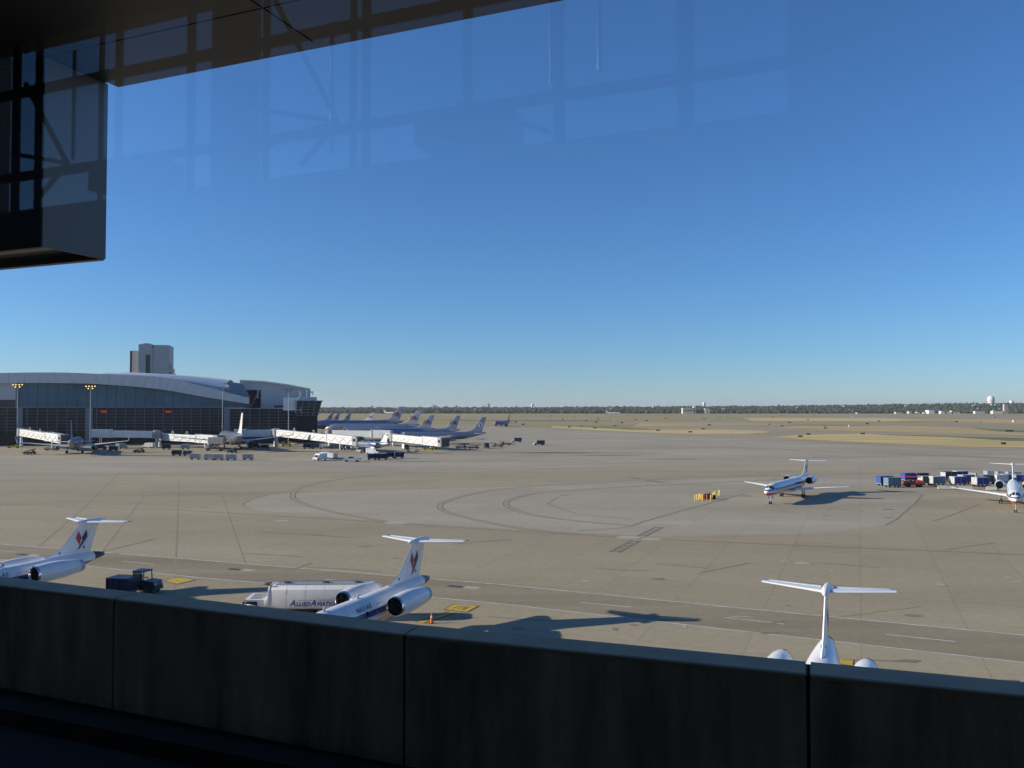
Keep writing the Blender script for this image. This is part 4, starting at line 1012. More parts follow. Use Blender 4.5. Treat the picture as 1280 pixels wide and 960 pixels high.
def pickup(bm, label):
    t = empty('pickup_truck', label=label, cat='pickup')
    b = MB(); b.prism([(-2.7, .5), (2.6, .5), (2.7, .95), (2.4, 1.1), (1.3, 1.15), (.75, 1.78), (-.5, 1.8), (-.75, 1.15), (-2.7, 1.12)], -.92, .92); b.build('body', bm, t)
    for s_ in (1, -1):
        b = MB(); b.prism([(1.1, 1.2), (.68, 1.68), (-.45, 1.7), (-.6, 1.2)], s_ * .9, s_ * .94); b.build('side_window', GLASSD, t)
        for x in (-1.75, 1.75): MB().wheel((x, s_ * .8, .37), .37, .26).build('wheel', BLACK, t, 40)
        MB().box((2.68, s_ * .65, .85), (.06, .35, .18)).build('headlight', OFFWHITE, t)
    b = MB(); b.poly([(1.3, -.8, 1.17), (1.3, .8, 1.17), (.8, .75, 1.74), (.8, -.75, 1.74)]); b.build('windscreen', GLASSD, t)
    MB().box((-1.75, 0, 1.08), (1.8, 1.6, .12)).build('load_bed', DARK, t)
    return t
pk = pickup(mat('silver_paint', (.5, .55, .6), .35, .3), 'silver pickup truck alone near the blue carts'); p = G(440, 577.2); place(pk, (p.x, p.y, 0), heading(-1, .05), pk['label'])
def van(bm, frontm, label, name='service_van'):
    t = empty(name, label=label, cat='van')
    b = MB(); b.prism([(-2.5, .45), (1.2, .45), (1.2, 2.3), (-2.5, 2.3)], -.98, .98); b.build('body', bm, t)
    b = MB(); b.prism([(1.2, .45), (2.6, .45), (2.65, 1.05), (2.0, 1.2), (1.5, 2.0), (1.2, 2.05)], -.93, .93); cb = b.build('cab', frontm, t)
    b = MB(); b.poly([(2.02, -.8, 1.22), (2.02, .8, 1.22), (1.53, .78, 1.94), (1.53, -.78, 1.94)]); b.build('windscreen', GLASSD, cb)
    for s_ in (1, -1):
        for x in (-1.6, 1.8): MB().wheel((x, s_ * .85, .38), .38, .26).build('wheel', BLACK, t, 40)
    return t
v1 = van(DARK, OFFWHITE, 'dark box van with a white cab out on the open apron'); p = G(674, 556.6); place(v1, (p.x, p.y, 0), heading(-1, -.15), v1['label'], 'service vans on the apron')
for px, py, h, bm, fm, lb in ((646, 552.8, heading(-1, .1), DBLUE, OFFWHITE, 'dark van with white load beyond the box van'), (608, 560.3, heading(.2, -1), DARK, DARK, 'black van in front of the round-emblem airliner'), (400, 575.5, heading(-.5, -1), WHITE, WHITE, 'white van at the near end of the stack of four carts'), (451, 565.5, heading(-.2, -1), WHITE, WHITE, 'white truck under the dark cab of the longest jet bridge'), (466, 568, heading(.8, -.3), OFFWHITE, OFFWHITE, 'pale service truck ahead of the blue cart trio')):
    c = van(bm, fm, lb); p = G(px, py); place(c, (p.x, p.y, 0), h, lb, 'service vans on the apron')
def belt_loader(m, label):
    t = empty('belt_loader', label=label, cat='belt loader', group='low loaders on the apron')
    b = MB(); b.prism([(-2.4, .35), (2.4, .35), (2.4, .8), (1.2, .95), (-2.4, .8)], -.85, .85); b.build('chassis', m, t)
    b = MB(); b.bar((-3.0, .3, .9), (3.2, .3, 1.9), .8, .2); b.build('conveyor', DARK, t)
    b = MB(); b.box((1.3, -.5, 1.2), (.7, .6, .6)); b.build('driver_box', m, t)
    for x in (-1.6, 1.6):
        for y in (-.75, .75): MB().wheel((x, y, .35), .35, .25).build('wheel', BLACK, t, 40)
    return t
GRND = 'low loaders on the apron'
DY = mat('dirty_yellow_paint', (.6, .42, .04), .5)
bl = belt_loader(DY, 'yellow belt loader before the gate block, nearest the white tail')
p = G(351, 556); place(bl, (p.x, p.y, 0), heading(1, .1), bl['label'])
for px, py, rm, h, lb in ((366, 556, {}, heading(-1, .2), 'yellow belt loader before the gate block, nearer the longest bridge'), (17, 560, {}, heading(1, .2), 'yellow loader at the foot of the sloping lattice bridge'), (536, 562.5, {}, heading(1, .1), 'yellow loader under the last jet bridge cab'), (516, 564.5, {DY: GREY}, heading(1, -.3), 'grey loader before the last jet bridge'), (577, 560.5, {DY: DBLUE}, heading(1, 0), 'blue loader under the round-emblem airliner'), (622, 558.8, {DY: DARK}, heading(-1, .4), 'dark loader between the black van and the box van'), (592, 561, {DY: DARK}, heading(1, 0), 'flat dark loader beside the black van'), (632, 556.5, {DY: DBLUE}, heading(-1, .2), 'dark blue loader before the van with white load'), (37, 568, {DY: DARK}, heading(.2, 1), 'dark loader at the west edge of the gate shadow'), (174, 566, {DY: DARK}, heading(.2, 1), 'small dark loader before the plain level bridge')):
    c = copy_tree(bl, None, rm); p = G(px, py); place(c, (p.x, p.y, 0), h, lb, GRND)
for px, py, h, bm, fm, lb in ((125, 562, heading(1, .1), DBLUE, DBLUE, 'dark van in the shade below the plain level bridge'), (152, 561, heading(.3, 1), GREY, OFFWHITE, 'grey van at the pier by the plain level bridge'), (186, 560, heading(-1, .2), OFFWHITE, OFFWHITE, 'pale van below the rotunda of the lattice bridge'), (318, 560, heading(1, .1), DARK, DARK, 'dark van under the wing of the white-tailed airliner'), (396, 561, heading(1, 0), DBLUE, OFFWHITE, 'dark van with pale cab below the longest bridge'), (419, 560.5, heading(-1, .1), GREY, GREY, 'grey van in the shade of the longest bridge'), (507, 562, heading(.4, -1), OFFWHITE, DARK, 'pale van beside the last jet bridge column')):
    c = van(bm, fm, lb); p = G(px, py); place(c, (p.x, p.y, 0), h, lb, 'service vans on the apron')
for px, py, rm, lb in ((142, 564, NAV, 'dark cart alone before the plain level bridge'), (208, 562, NAV, 'dark cart under the lattice bridge next to the van'), (331, 562, NAV, 'dark cart near the unlit mast beside the gate block'), (384, 561, NAV, 'dark cart in the deep shade of the longest bridge'), (433, 562, WB, 'white framed cart below the end of the longest bridge')):
    cart(px, py, heading(1, .1), lb, rm)
for px, py, rm, h, lb in ((358, 557.5, {}, heading(1, .5), 'yellow loader between its two yellow neighbours by the gate block'), (64, 563, {DY: GREY}, heading(1, .1), 'grey loader beneath the sloping lattice bridge'), (290, 566, {DY: DARK}, heading(.2, 1), 'dark loader behind the engine of the white-tailed airliner')):
    c = copy_tree(bl, None, rm); p = G(px, py); place(c, (p.x, p.y, 0), h, lb, GRND)
# catering truck with its box raised
ct = empty('catering_truck', label='catering truck with grey box lifted on a scissor frame', cat='catering truck')
p = G(269, 563.5); ct.location = (p.x, p.y, 0); ct.rotation_euler = (0, 0, heading(-1, .05))
MB().box((0, 0, .95), (7.2, 2.3, .35)).build('chassis', DARK, ct)
MB().box((-.6, 0, 4.2), (6.2, 2.5, 2.6)).build('box_body', CLOTHW, ct)
b = MB()
for y in (-.9, .9): b.bar((-2.4, y, 1.1), (1.4, y, 2.9), .16, .2); b.bar((1.4, y, 1.1), (-2.4, y, 2.9), .16, .2)
b.build('scissor_frame', DARK, ct)
b = MB(); b.prism([(2.3, .6), (3.9, .6), (3.95, 1.4), (3.6, 2.3), (2.3, 2.35)], -1.1, 1.1); cb = b.build('cab', OFFWHITE, ct)
b = MB(); b.poly([(3.96, -.95, 1.42), (3.96, .95, 1.42), (3.64, .9, 2.22), (3.64, -.9, 2.22)]); b.build('windscreen', GLASSD, cb)
for x in (-2.4, 2.9):
    for y in (-.95, .95): MB().wheel((x, y, .48), .48, .35).build('wheel', BLACK, ct, 40)

# fuel tanker
ft = empty('fuel_tanker', label='long white fuel tanker with blue italic lettering behind the regional jet', cat='fuel truck')
pa = AT(334, 765, 67.2)
ft.location = (pa.x, 68.6, 0); ft.rotation_euler = (0, 0, R(2)); ft.scale = (1, 1, .87)
TW, TZ0, TZ1 = 1.28, 1.15, 3.3
sec = [(-1.28, 1.5), (-1.2, 1.2), (-.9, 1.1), (.9, 1.1), (1.2, 1.2), (1.28, 1.5), (1.3, 2.5), (1.2, 2.95), (.95, 3.18), (.6, 3.24), (-.6, 3.24), (-.95, 3.18), (-1.2, 2.95), (-1.3, 2.5)]
b = MB(); zc_ = 2.15
b.loft([[V((x, y * k, zc_ + (z - zc_) * k)) for y, z in sec] for x, k in ((.0, .9), (.12, .97), (.3, 1), (8.0, 1), (8.2, .97), (8.3, .9))]); b.build('tank', mat('tanker_white', (.74, .74, .73), .3, var=.06, scale=.7, coat=.3), ft, 30)
b = MB(); b.loft([[V((x, y * k, zc_ + (z - zc_) * k)) for y, z in sec] for x, k in ((-.06, 1.01), (.06, 1.01))]); b.build('end_rim', WHITE, ft, 30)
MB().box((4.1, 0, 3.26), (7.4, 1.1, .05)).build('walkway', mat('grey_walkway', (.28, .3, .32), .6), ft)
for x in (1.2, 4.3, 6.9): b = MB(); b.lathe_z([(3.28, .28), (3.4, .28)], x, 0, 12); b.build('hatch', DARK, ft)
b = MB()
for y in (-.6, .6): b.bar((.4, y, 3.33), (7.8, y, 3.33), .05, .1)
b.build('top_rail', LGREY, ft)
MB().box((.1, -.9, 3.3), (.14, .2, .16)).build('marker_light', ORANGE, ft)
MB().box((4.1, 0, .85), (8.0, 1.1, .3)).build('chassis', DARK, ft)
b = MB(); b.box((5.0, -1.0, .8), (2.2, .4, .6)); b.build('pump_cabinet', GREY, ft)
for x in (2.0, 3.2, 6.3, 7.5):
    for y in (-1.0, 1.0): MB().wheel((x, y, .5), .5, .4).build('wheel', BLACK, ft, 40)
b = MB(); b.prism([(-2.05, .5), (-.35, .5), (-.35, 2.05), (-1.9, 2.08), (-2.1, 1.4)], -1.15, 1.15); cb = b.build('cab', WHITE, ft)
for y in (-1.18, 1.18): b = MB(); b.prism([(-1.85, 1.35), (-.9, 1.35), (-.9, 1.9), (-1.75, 1.9)], y - .015, y + .015); b.build('cab_window', GLASSD, cb)
b = MB(); b.poly([(-2.12, -1, 1.42), (-2.12, 1, 1.42), (-1.94, 1, 2.0), (-1.94, -1, 2.0)]); b.build('windscreen', GLASSD, cb)
MB().box((-1.1, 0, 2.1), (.9, 1.6, .05)).build('roof_hatch', GREY, cb)
for y in (-.95, .95): MB().wheel((-1.25, y, .48), .48, .35).build('wheel', BLACK, ft, 40)
x = 1.72
for txt, sz in (('A', .78), ('LLIED', .5), ('A', .78), ('VIATION', .5)):
    me = text_mesh(txt, sz, .3, 1.12, .022); wd = max(v.co.x for v in me.vertices)
    text_obj(me, lambda u, v, x=x: V((x + u * .8, -1.312, 1.5 + v)), mat('lettering_blue', (.03, .06, .36), .5), ft, 'lettering')
    x += wd * .8 + .03
b = MB(); b.box((3.9, -1.31, 2.02), (3.2, .012, .025)); b.build('lettering_rule', mat('lettering_blue', (.03, .06, .36), .5), ft)

b = MB()
for y in (-.25, .25): b.bar((8.38, y, .9), (8.42, y, 3.2), .05, .05)
for k in range(8): b.bar((8.4, -.25, 1.05 + .28 * k), (8.4, .25, 1.05 + .28 * k), .04, .04)
b.build('ladder', LGREY, ft)
for k in range(7):
    for y in (-.6, .6): MB().box((.5 + 1.2 * k, y, 3.28), (.04, .04, .1)).build('rail_post', LGREY, ft)
b = MB(); b.tube((3.2, -1.28, .75), (3.2, -.9, .75), .38, .38, 14); b.build('hose_reel', BLACK, ft)
MB().box((2.8, -1.3, 1.28), (5.0, .02, .05)).build('side_rail', GREY, ft)
for x in (1.4, 2.9, 4.4, 5.9, 7.4): b = MB(); b.loft([[V((x + d_, y * 1.004, zc_ + (z - zc_) * 1.004)) for y, z in sec] for d_ in (-.03, .03)]); b.build('tank_seam', mat('tank_seam_white', (.6, .6, .6), .4), ft, 30)
for y in (-1.28, 1.28): MB().box((-1.95, y, 1.75), (.08, .22, .34)).build('mirror', BLACK, cb)
# traffic cone
cn = empty('traffic_cone', G(539.5, 779), 0, 'orange cone with white band on the yellow lead-in line', 'traffic cone', None, .74)
MB().box((0, 0, .03), (.48, .48, .06)).build('base', BLACK, cn)
b = MB(); b.lathe_z([(.06, .19), (.45, .13), (.72, .09), (1.05, .045)], 0, 0, 14); cb = b.build('cone_body', ORANGE, cn, 50)
b = MB(); b.lathe_z([(.62, .112), (.8, .085)], 0, 0, 14, False); b.build('reflective_band', WHITE, cb, 50)

# yellow posts round the service pit
posts = [(869, 625.6), (871.2, 625.2), (873.3, 624.9), (875, 624.6), (876.8, 624.3), (878.5, 625.8), (880.4, 623), (883.4, 625.8), (888.4, 626.2), (890.7, 622.8), (892.6, 622), (893.8, 620.6), (898, 619.8), (899.5, 619.6)]
words_ = ['first', 'second', 'third', 'fourth', 'fifth', 'sixth', 'seventh', 'eighth', 'ninth', 'tenth', 'eleventh', 'twelfth', 'thirteenth', 'fourteenth']
for i, (px, py) in enumerate(posts):
    p = G(px, py)
    t = empty('bollard', p, 0, f'{words_[i]} yellow post counted from the outer end of the ring round the dark pump', 'bollard', 'yellow posts round the pump')
    b = MB(); b.lathe_z([(.02, .085), (1.05, .085), (1.12, .05)], 0, 0, 10); b.build('post', YELLOW if i != 7 else ORANGE, t, 40)
    b = MB(); b.lathe_z([(0, .2), (.04, .2)], 0, 0, 10); b.build('foot_plate', DYELLOW, t)
pp = G(889, 624); t = empty('pump_unit', (pp.x - .3, pp.y + .3, 0), 0, 'dark pump unit with orange cabinet inside the ring of yellow posts', 'pump')
MB().box((-.3, 0, .5), (1.3, .8, 1.0)).build('housing', DARK, t); MB().box((-1.25, .1, .42), (.7, .5, .8)).build('cabinet', ORANGE, t); b = MB(); b.tube((.9, 0, 0), (.9, 0, .75), .35, .25, 12); b.build('reel', BLACK, t)
b = MB(); b.tube((.1, 0, 1), (.1, 0, 1.3), .14); b.build('filter', RED, t)

# concrete barriers
BARC = mat('barrier_concrete', (.46, .44, .39), .8, var=.12)
lb = ['pale concrete barrier nearest the red tug', 'pale concrete barrier below the vivid blue cart', 'short concrete barrier below the dark grey cart', 'pale concrete barrier beside the regional jet wing root']
for (xa, xb, py), l_ in zip(((1172.3, 1193, 611.6), (1195, 1215, 611.8), (1233, 1246, 613), (1246.5, 1268, 613.2)), lb):
    A, B_ = G(xa, py), G(xb, py + .3); d = B_ - A
    t = empty('concrete_barrier', A, heading(d.x, d.y), l_, 'barrier', 'concrete barriers by the carts')
    L_ = d.length
    prof = [(-.3, .1), (.3, .1), (.3, .25), (.14, .45), (.09, .85), (-.09, .85), (-.14, .45), (-.3, .25)]
    b = MB(); b.loft([[V((x, y, z)) for y, z in prof] for x in (0, L_)]); b.build('barrier_body', BARC, t)
    for x in (.25 * L_, .75 * L_): MB().box((x, 0, .05), (.5, .5, .1)).build('foot', GREY, t)

# ------------------------------------------------------------------ airfield signs
blk = [(966.2, 521.8), (976.5, 520), (1010, 525.4), (987, 528.9), (977.6, 533.5), (1031.9, 536), (1010.6, 544), (1000.6, 546.8), (1078.5, 543.4), (1084, 530.6), (1098.8, 527.1), (1090, 519.3), (1018.8, 520.3), (1195.6, 527.8), (1244, 521.8), (1259.4, 539.8), (1264.4, 539.8), (1254.4, 556.2),
       (644.8, 528.4), (654, 531.5), (689.4, 520.8), (703.5, 524.5), (718, 521.4), (732.5, 526.6), (745, 528.4), (747.5, 524.5), (777.5, 529.4), (769, 533.4), (727, 533.6), (711.9, 534.7), (743.5, 535.9), (794.6, 525.3), (659, 518.3), (785.6, 520), (832.2, 523.4), (808.1, 526.6), (843.5, 518.4), (880, 524.1), (900, 521.4), (909.4, 520.4), (886.6, 532.3), (879, 537.1), (862.8, 541.1), (822.5, 539)]
GSG = 'dark airfield signs in the grass'
def sign_mesh(fm, bm_):
    b = MB(); b.box((0, 0, .78), (2.6, .25, .9)); return b
face_me = sign_mesh(0, 0).data('sign_panel', mat('dark_sign_panel', (.035, .03, .025), .5))
legm = MB(); legm.box((0, 0, .17), (.12, .12, .34)); leg_me = legm.data('leg', GREY)
for i, (px, py) in enumerate(blk):
    p = G(px, py, 0)
    row = 0 if py > 533 else 1 if py > 525 else 2
    same = sorted(q[0] for q in blk if (0 if q[1] > 533 else 1 if q[1] > 525 else 2) == row)
    lb_ = f"dark low sign, {ordinal(same.index(px))} from the terminal side in the {('closest grass row', 'middle grass row', 'most distant grass row')[row]}"
    t = empty('airfield_sign', (p.x, p.y, 0.01), random.uniform(-.25, .25), lb_, 'airfield sign', GSG)
    sc = 1 if p.y < 800 else 1.25
    t.scale = (sc,) * 3
    o = link_data('sign_panel', face_me, t)
    for x in (-.9, .9): o = link_data('leg', leg_me, t); o.location.x = x
SGW = mat('white_box_paint', (.75, .75, .74), .5)
def marker(px, py, wd, ht, m, label, group, name='marker_box', cat='marker'):
    p = G(px, py); t = empty(name, (p.x, p.y, 0), 0, label, cat, group)
    MB().box((0, 0, ht / 2 + .1), (wd, wd * .6, ht)).build('housing', m, t); MB().box((0, 0, ht + .14), (wd * 1.08, wd * .66, .1)).build('lid', GREY, t); MB().box((0, 0, .05), (wd * .8, wd * .5, .1)).build('base', GREY, t)
wb_ = sorted((757.8, 767.5, 856.5, 933.1, 1061.5, 1066, 701))
for px, py, wd, ht in ((1066, 521.6, 1.5, 2.2), (1061.5, 534, 1.1, 2.2), (757.8, 521.9, 1.6, 2), (767.5, 527.3, 1.2, 2.1), (933.1, 524.2, 1.9, 2), (856.5, 519.9, 1.6, 2.2), (701, 516.9, 2.4, 2.2)):
    marker(px, py, wd, ht, SGW, f'slim white equipment box, {ordinal(wb_.index(px))} of seven in the grass counting from the terminal', 'white equipment boxes in the grass')
marker(1268, 527.6, 3.6, 2.4, SGW, 'wide white equipment hut beyond the taxiway', None, 'equipment_hut', 'hut')
for px, py in ((791.5, 536), (915, 541.6), (685.5, 531.8)): marker(px, py, .9, .9, YELLOW, 'small yellow marker box at the taxiway edge, ' + {685.5: 'near the black box van', 791.5: 'midway across the field', 915: 'beside the first grass island'}[px], 'yellow marker boxes')
for px, py in ((1029.7, 532.8), (961.5, 531), (1225.5, 527.5), (1187, 525)): marker(px, py, 2.4, .8, mat('orange_sign', (.55, .16, .04), .5), 'low orange airfield sign, ' + {961.5: 'the one closest to the terminal', 1029.7: 'at the tip of the long grass island', 1187: 'the most distant of the four', 1225.5: 'below the broad water tower'}[px], 'orange airfield signs', 'airfield_sign', 'airfield sign')

# ------------------------------------------------------------------ far buildings
def bldg(name, px0, px1, py0, py1, Y, m, label, cat='building', group=None, depth=20, wins=0, roofm=None):
    a, b_ = AT(px0, py0, Y), AT(px1, py1, Y)
    t = empty(name, ((a.x + b_.x) / 2, Y, 0), 0, label, cat, group)
    wd, ht = b_.x - a.x, a.z
    MB().box((0, depth / 2, ht / 2), (wd, depth, ht)).build('wall', m, t)
    MB().box((0, depth / 2, ht + .2), (wd * 1.02, depth * 1.02, .5)).build('roof', roofm or LGREY, t)
    for k in range(wins): MB().box((-wd / 2 + wd * (k + .5) / wins, -.06, ht * .55), (wd / wins * .5, .1, ht * .3)).build('window', GLASSD, t)
    return t, wd, ht
SANDY = mat('sandy_wall', (.56, .5, .36), .7)
t, wd, ht = bldg('office_building', 853.5, 868.5, 510, 516, 2950, SANDY, 'long cream building with a dark gap, below the far water tower', depth=25, wins=5)
MB().box((wd * .5, 12, 13), (6, 24, 26)).build('stair_tower', SANDY, t); MB().box((wd * .95, 16, 7), (wd * .9, 20, 12)).build('link_wing', DARK, t)
MB().box((wd * 1.55, 8, 9), (wd * .4, 22, 18)).build('east_wing', SANDY, t)
def water_tank(px, ytop, ybot, wpx, Y, label, stem=.35, cyl=False):
    a, b_ = AT(px, ytop, Y), AT(px, ybot, Y); wr = wpx / 2 / FPX * Y
    t = empty('water_tower', (a.x, Y, 0), 0, label, 'water tower', None)
    h = a.z
    PINKW = mat('water_tower_white', (.72, .68, .66), .5)
    if cyl:
        b = MB(); b.lathe_z([(0, wr * .82), (h * .62, wr * .82)], 0, 0, 20); b.build('column', PINKW, t, 40)
        b = MB(); b.lathe_z([(h * .6, wr * .82), (h * .68, wr), (h * .84, wr), (h * .93, wr * .8), (h * .99, wr * .35), (h, .1)], 0, 0, 20); b.build('tank', PINKW, t, 40)
    else:
        b = MB(); b.lathe_z([(0, wr * .3), (h * .6, wr * stem)], 0, 0, 14); b.build('column', PINKW, t, 40)
        b = MB(); b.lathe_z([(h * .55, wr * stem), (h * .68, wr * .85), (h * .8, wr), (h * .92, wr * .8), (h, .1)], 0, 0, 18); b.build('tank', PINKW, t, 40)
water_tank(1238.5, 494.6, 506, 8.4, 4700, 'broad white cylindrical water tower on the wooded ridge', cyl=True)
water_tank(1264.3, 499.8, 506, 5.4, 4900, 'smaller white water tower beside the broad cylindrical one')
water_tank(880, 502.2, 510, 4.4, 4700, 'slim white water tower above the cream building')
water_tank(665.5, 504.3, 509.5, 4, 4700, 'slender pale tower on the skyline past the round-emblem tail', stem=.5)
t, wd, ht = bldg('control_tower', 1255.2, 1260.6, 505, 515, 2900, mat('buff_tower', (.5, .42, .36), .7), 'small square buff control tower before the wooded ridge', 'control tower', depth=8)
MB().box((0, 4, ht + 1.3), (wd * 1.25, 10, 2.6), 0, 1.1).build('cab', GLASSD, t)
t, wd, ht = bldg('hangar', 1161, 1173, 512.8, 516, 2940, WHITE, 'white and blue hangar before the wooded ridge', 'hangar', depth=25); MB().box((wd * .28, -.2, ht * .5), (wd * .35, .3, ht * .8)).build('door', BLUE, t)
shx = [1071.5, 1120, 1136, 1146, 1155, 1176, 1185, 1189.6, 1197, 1219, 1241]
FB = 'low pale buildings along the far field edge'
for i, (xa, xb, ya, yb) in enumerate(((1176, 1181, 513.3, 516), (1120, 1129, 514.8, 516.2), (1146, 1149.5, 514.5, 516.2), (1185, 1195, 514.6, 516), (1189.6, 1191.6, 513, 516), (1219, 1231, 513.6, 515.5), (1241, 1254, 513.3, 515.4), (1071.5, 1075.5, 515.4, 517), (1155, 1158, 515.2, 517), (1197, 1200, 514.8, 516), (1136, 1140, 513.6, 516))):
    bldg('shed', xa, xb, ya + .5, yb, 2900, (WHITE, CREAM, OFFWHITE)[i % 3], f'{("white", "cream", "greyish")[i % 3]} low shed, {ordinal(shx.index(xa))} along the far field edge from the terminal side', 'shed', FB, 14)
# stadium dome and hazy skyline blocks
p = AT(540.5, 508, 9000); t = empty('stadium_dome', (p.x, 9000, 0), 0, 'pale low stadium dome on the hazy horizon above the tallest tails', 'stadium')
b = MB(); b.lathe_z([(0, 68), (30, 68), (46, 55), (57, 34), (62, 8)], 0, 0, 24); b.build('dome', mat('dome_grey', (.42, .46, .5), .4), t, 50); b = MB(); b.lathe_z([(0, 70), (14, 70)], 0, 0, 24); b.build('base_ring', GREY, t)
HB_ = mat('far_grey_block', (.2, .23, .27), .7)
for px, yt, wd in ((558, 507.2, 2), (571, 506.6, 2.2), (605, 506.8, 1.6), (611, 504.4, 2.4), (465, 507, 2.2), (645, 507, 2), (1006, 505.6, 1.2)):
    bldg('office_tower', px - wd / 2, px + wd / 2, yt, 511, 7800, HB_, f'grey office block, {ordinal([465, 558, 571, 605, 611, 645, 1006].index(px))} along the hazy skyline from the terminal side', 'office block', 'skyline blocks on the horizon', 30)

# hotel tower behind the terminal
a, b_ = AT(175.5, 430.5, 560), AT(209.5, 470, 560)
ht_ = empty('hotel_tower', ((a.x + b_.x) / 2, 560, 0), TA, 'tall pale grey hotel tower rising behind the arched roof', 'tower')
hz, hw = a.z, (b_.x - a.x) / cos(TA)
HOT = mat('pale_grey_stone', (.38, .41, .45), .6, var=.06, scale=.08); HOT2 = mat('beige_stone', (.5, .46, .4), .65)
MB().box((-hw * .28, 9, hz / 2), (hw * .44, 20, hz)).build('block', HOT, ht_); MB().box((hw * .25, 9, hz / 2 - .2), (hw * .5, 20, hz - .4)).build('block', HOT, ht_)
MB().box((-hw * .02, 9, hz / 2 - 1), (hw * .08, 19, hz - 2)).build('seam', HOT, ht_)
MB().box((-hw * .19, -1.06, hz * .5 - 3.3), (hw * .15, .15, hz - 7.4)).build('window_strip', GLASSD, ht_)
wa_ = AT(168, 440, 575); MB().box((-hw * .63, 14, wa_.z / 2), (hw * .27, 18, wa_.z)).build('side_wing', HOT2, ht_)
MB().box((-hw * .79, 14.2, wa_.z / 2), (hw * .09, 18, wa_.z - .3)).build('glazed_corner', GLASSD, ht_)
for r in range(9):
    for k in range(7):
        x = hw * (-.47 + .95 * (k + .5) / 7)
        if abs(x + hw * .19) < hw * .09: continue
        MB().box((x, -1.02, hz - 3 - r * 3.4), (hw * .11, .06, 1.3)).build('window', mat('hotel_window', (.33, .365, .41), .3), ht_)
b = MB()
for r in range(7): b.box((hw * .5 + .6 + r * .55, 5, hz - 14 - r * 3.2), (1.6 + r * .6, 9, 2.6))
b.build('stepped_balcony', HOT2, ht_)
MB().box((-hw * .3, 8, hz + .5), (4, 6, 1)).build('plant_room', GREY, ht_)

# ------------------------------------------------------------------ the wooded horizon
import numpy as np
rg = np.random.default_rng(3)
hl = MB()
prof = [(-14000, 18), (-1200, 20), (0, 22), (450, 26), (900, 29), (1300, 37), (1600, 44), (2600, 44), (14000, 38)]
def ridge(x):
    for (a, b1), (c, d) in zip(prof, prof[1:]):
        if a <= x <= c: return b1 + (d - b1) * (x - a) / (c - a)
    return 10
def hill_z(x, y):
    k = min(1, max(0, (y - 3100) / 1300)); return -.5 + (ridge(x * 3000 / y) - 8) * (k * k * (3 - 2 * k))
xs = [-12000 + 600 * i for i in range(41)]; ys = [3000, 3150, 3400, 3700, 4050, 4400, 6000, 8500, 14000]
for i in range(len(xs) - 1):
    for j in range(len(ys) - 1):
        q = lambda x, y: V((x, y, hill_z(x, y)))
        hl.poly([q(xs[i], ys[j]), q(xs[i + 1], ys[j]), q(xs[i + 1], ys[j + 1]), q(xs[i], ys[j + 1])])
tag(hl.build('wooded_hills', mat('woodland_floor', (.05, .06, .035), .95, scale=.01)), kind='structure')
def wood(n, yr, name, size):
    vs, fs, ms = [], [], []
    base = [(0, 0, 1), (.85, 0, .55), (.26, .81, .6), (-.69, .5, .5), (-.69, -.5, .6), (.26, -.81, .5), (.95, .3, .1), (.1, 1, .05), (-.9, .4, .12), (-.6, -.8, .05), (.5, -.85, .1), (.5, .3, -.4), (-.5, .2, -.4), (0, -.5, -.4)]
    fc = [(0, 1, 2), (0, 2, 3), (0, 3, 4), (0, 4, 5), (0, 5, 1), (1, 6, 2), (2, 6, 7), (2, 7, 3), (3, 7, 8), (3, 8, 4), (4, 8, 9), (4, 9, 5), (5, 9, 10), (5, 10, 1), (1, 10, 6), (6, 11, 7), (7, 12, 8), (8, 12, 9), (9, 13, 10), (10, 11, 6), (11, 12, 7), (12, 13, 9), (13, 11, 10)]
    for k in range(n):
        y = yr[0] + (yr[1] - yr[0]) * rg.random() ** 1.3
        x = (rg.random() * 2 - 1) * y * .78
        r = size * (.55 + rg.random() * .9); h = r * (.7 + .6 * rg.random())
        z = hill_z(x, y) + h * .45
        o = len(vs); a = rg.random() * 6.3; ca, sa = cos(a), sin(a)
        for bx, by, bz in base:
            j = .75 + .5 * rg.random()
            vs.append((x + (bx * ca - by * sa) * r * j, y + (bx * sa + by * ca) * r * j, z + bz * h * j))
        mi = int(rg.integers(0, 4))
        for f in fc: fs.append((o + f[0], o + f[1], o + f[2])); ms.append(mi)
    me = bpy.data.meshes.new(name); me.from_pydata(vs, [], fs)
    for c in ((.035, .055, .022), (.055, .07, .028), (.07, .075, .032), (.04, .05, .025)): me.materials.append(mat('leaf%.3f' % c[0], c, .9, var=.35, scale=.15, spec=.1))
    me.polygons.foreach_set('material_index', ms); me.update()
    o = bpy.data.objects.new(name, me); COL.objects.link(o); o['kind'] = 'stuff'
    return o
wood(20000, (3040, 5000), 'far_woods', 6.3)
GH = 'houses scattered in the far woods'
rr = random.Random(5)
house = None
spots = sorted(((lambda y: (rr.uniform(-.25, .62) * y, y))(rr.uniform(3200, 4400)) for i in range(58)), key=lambda p: p[0] / p[1])
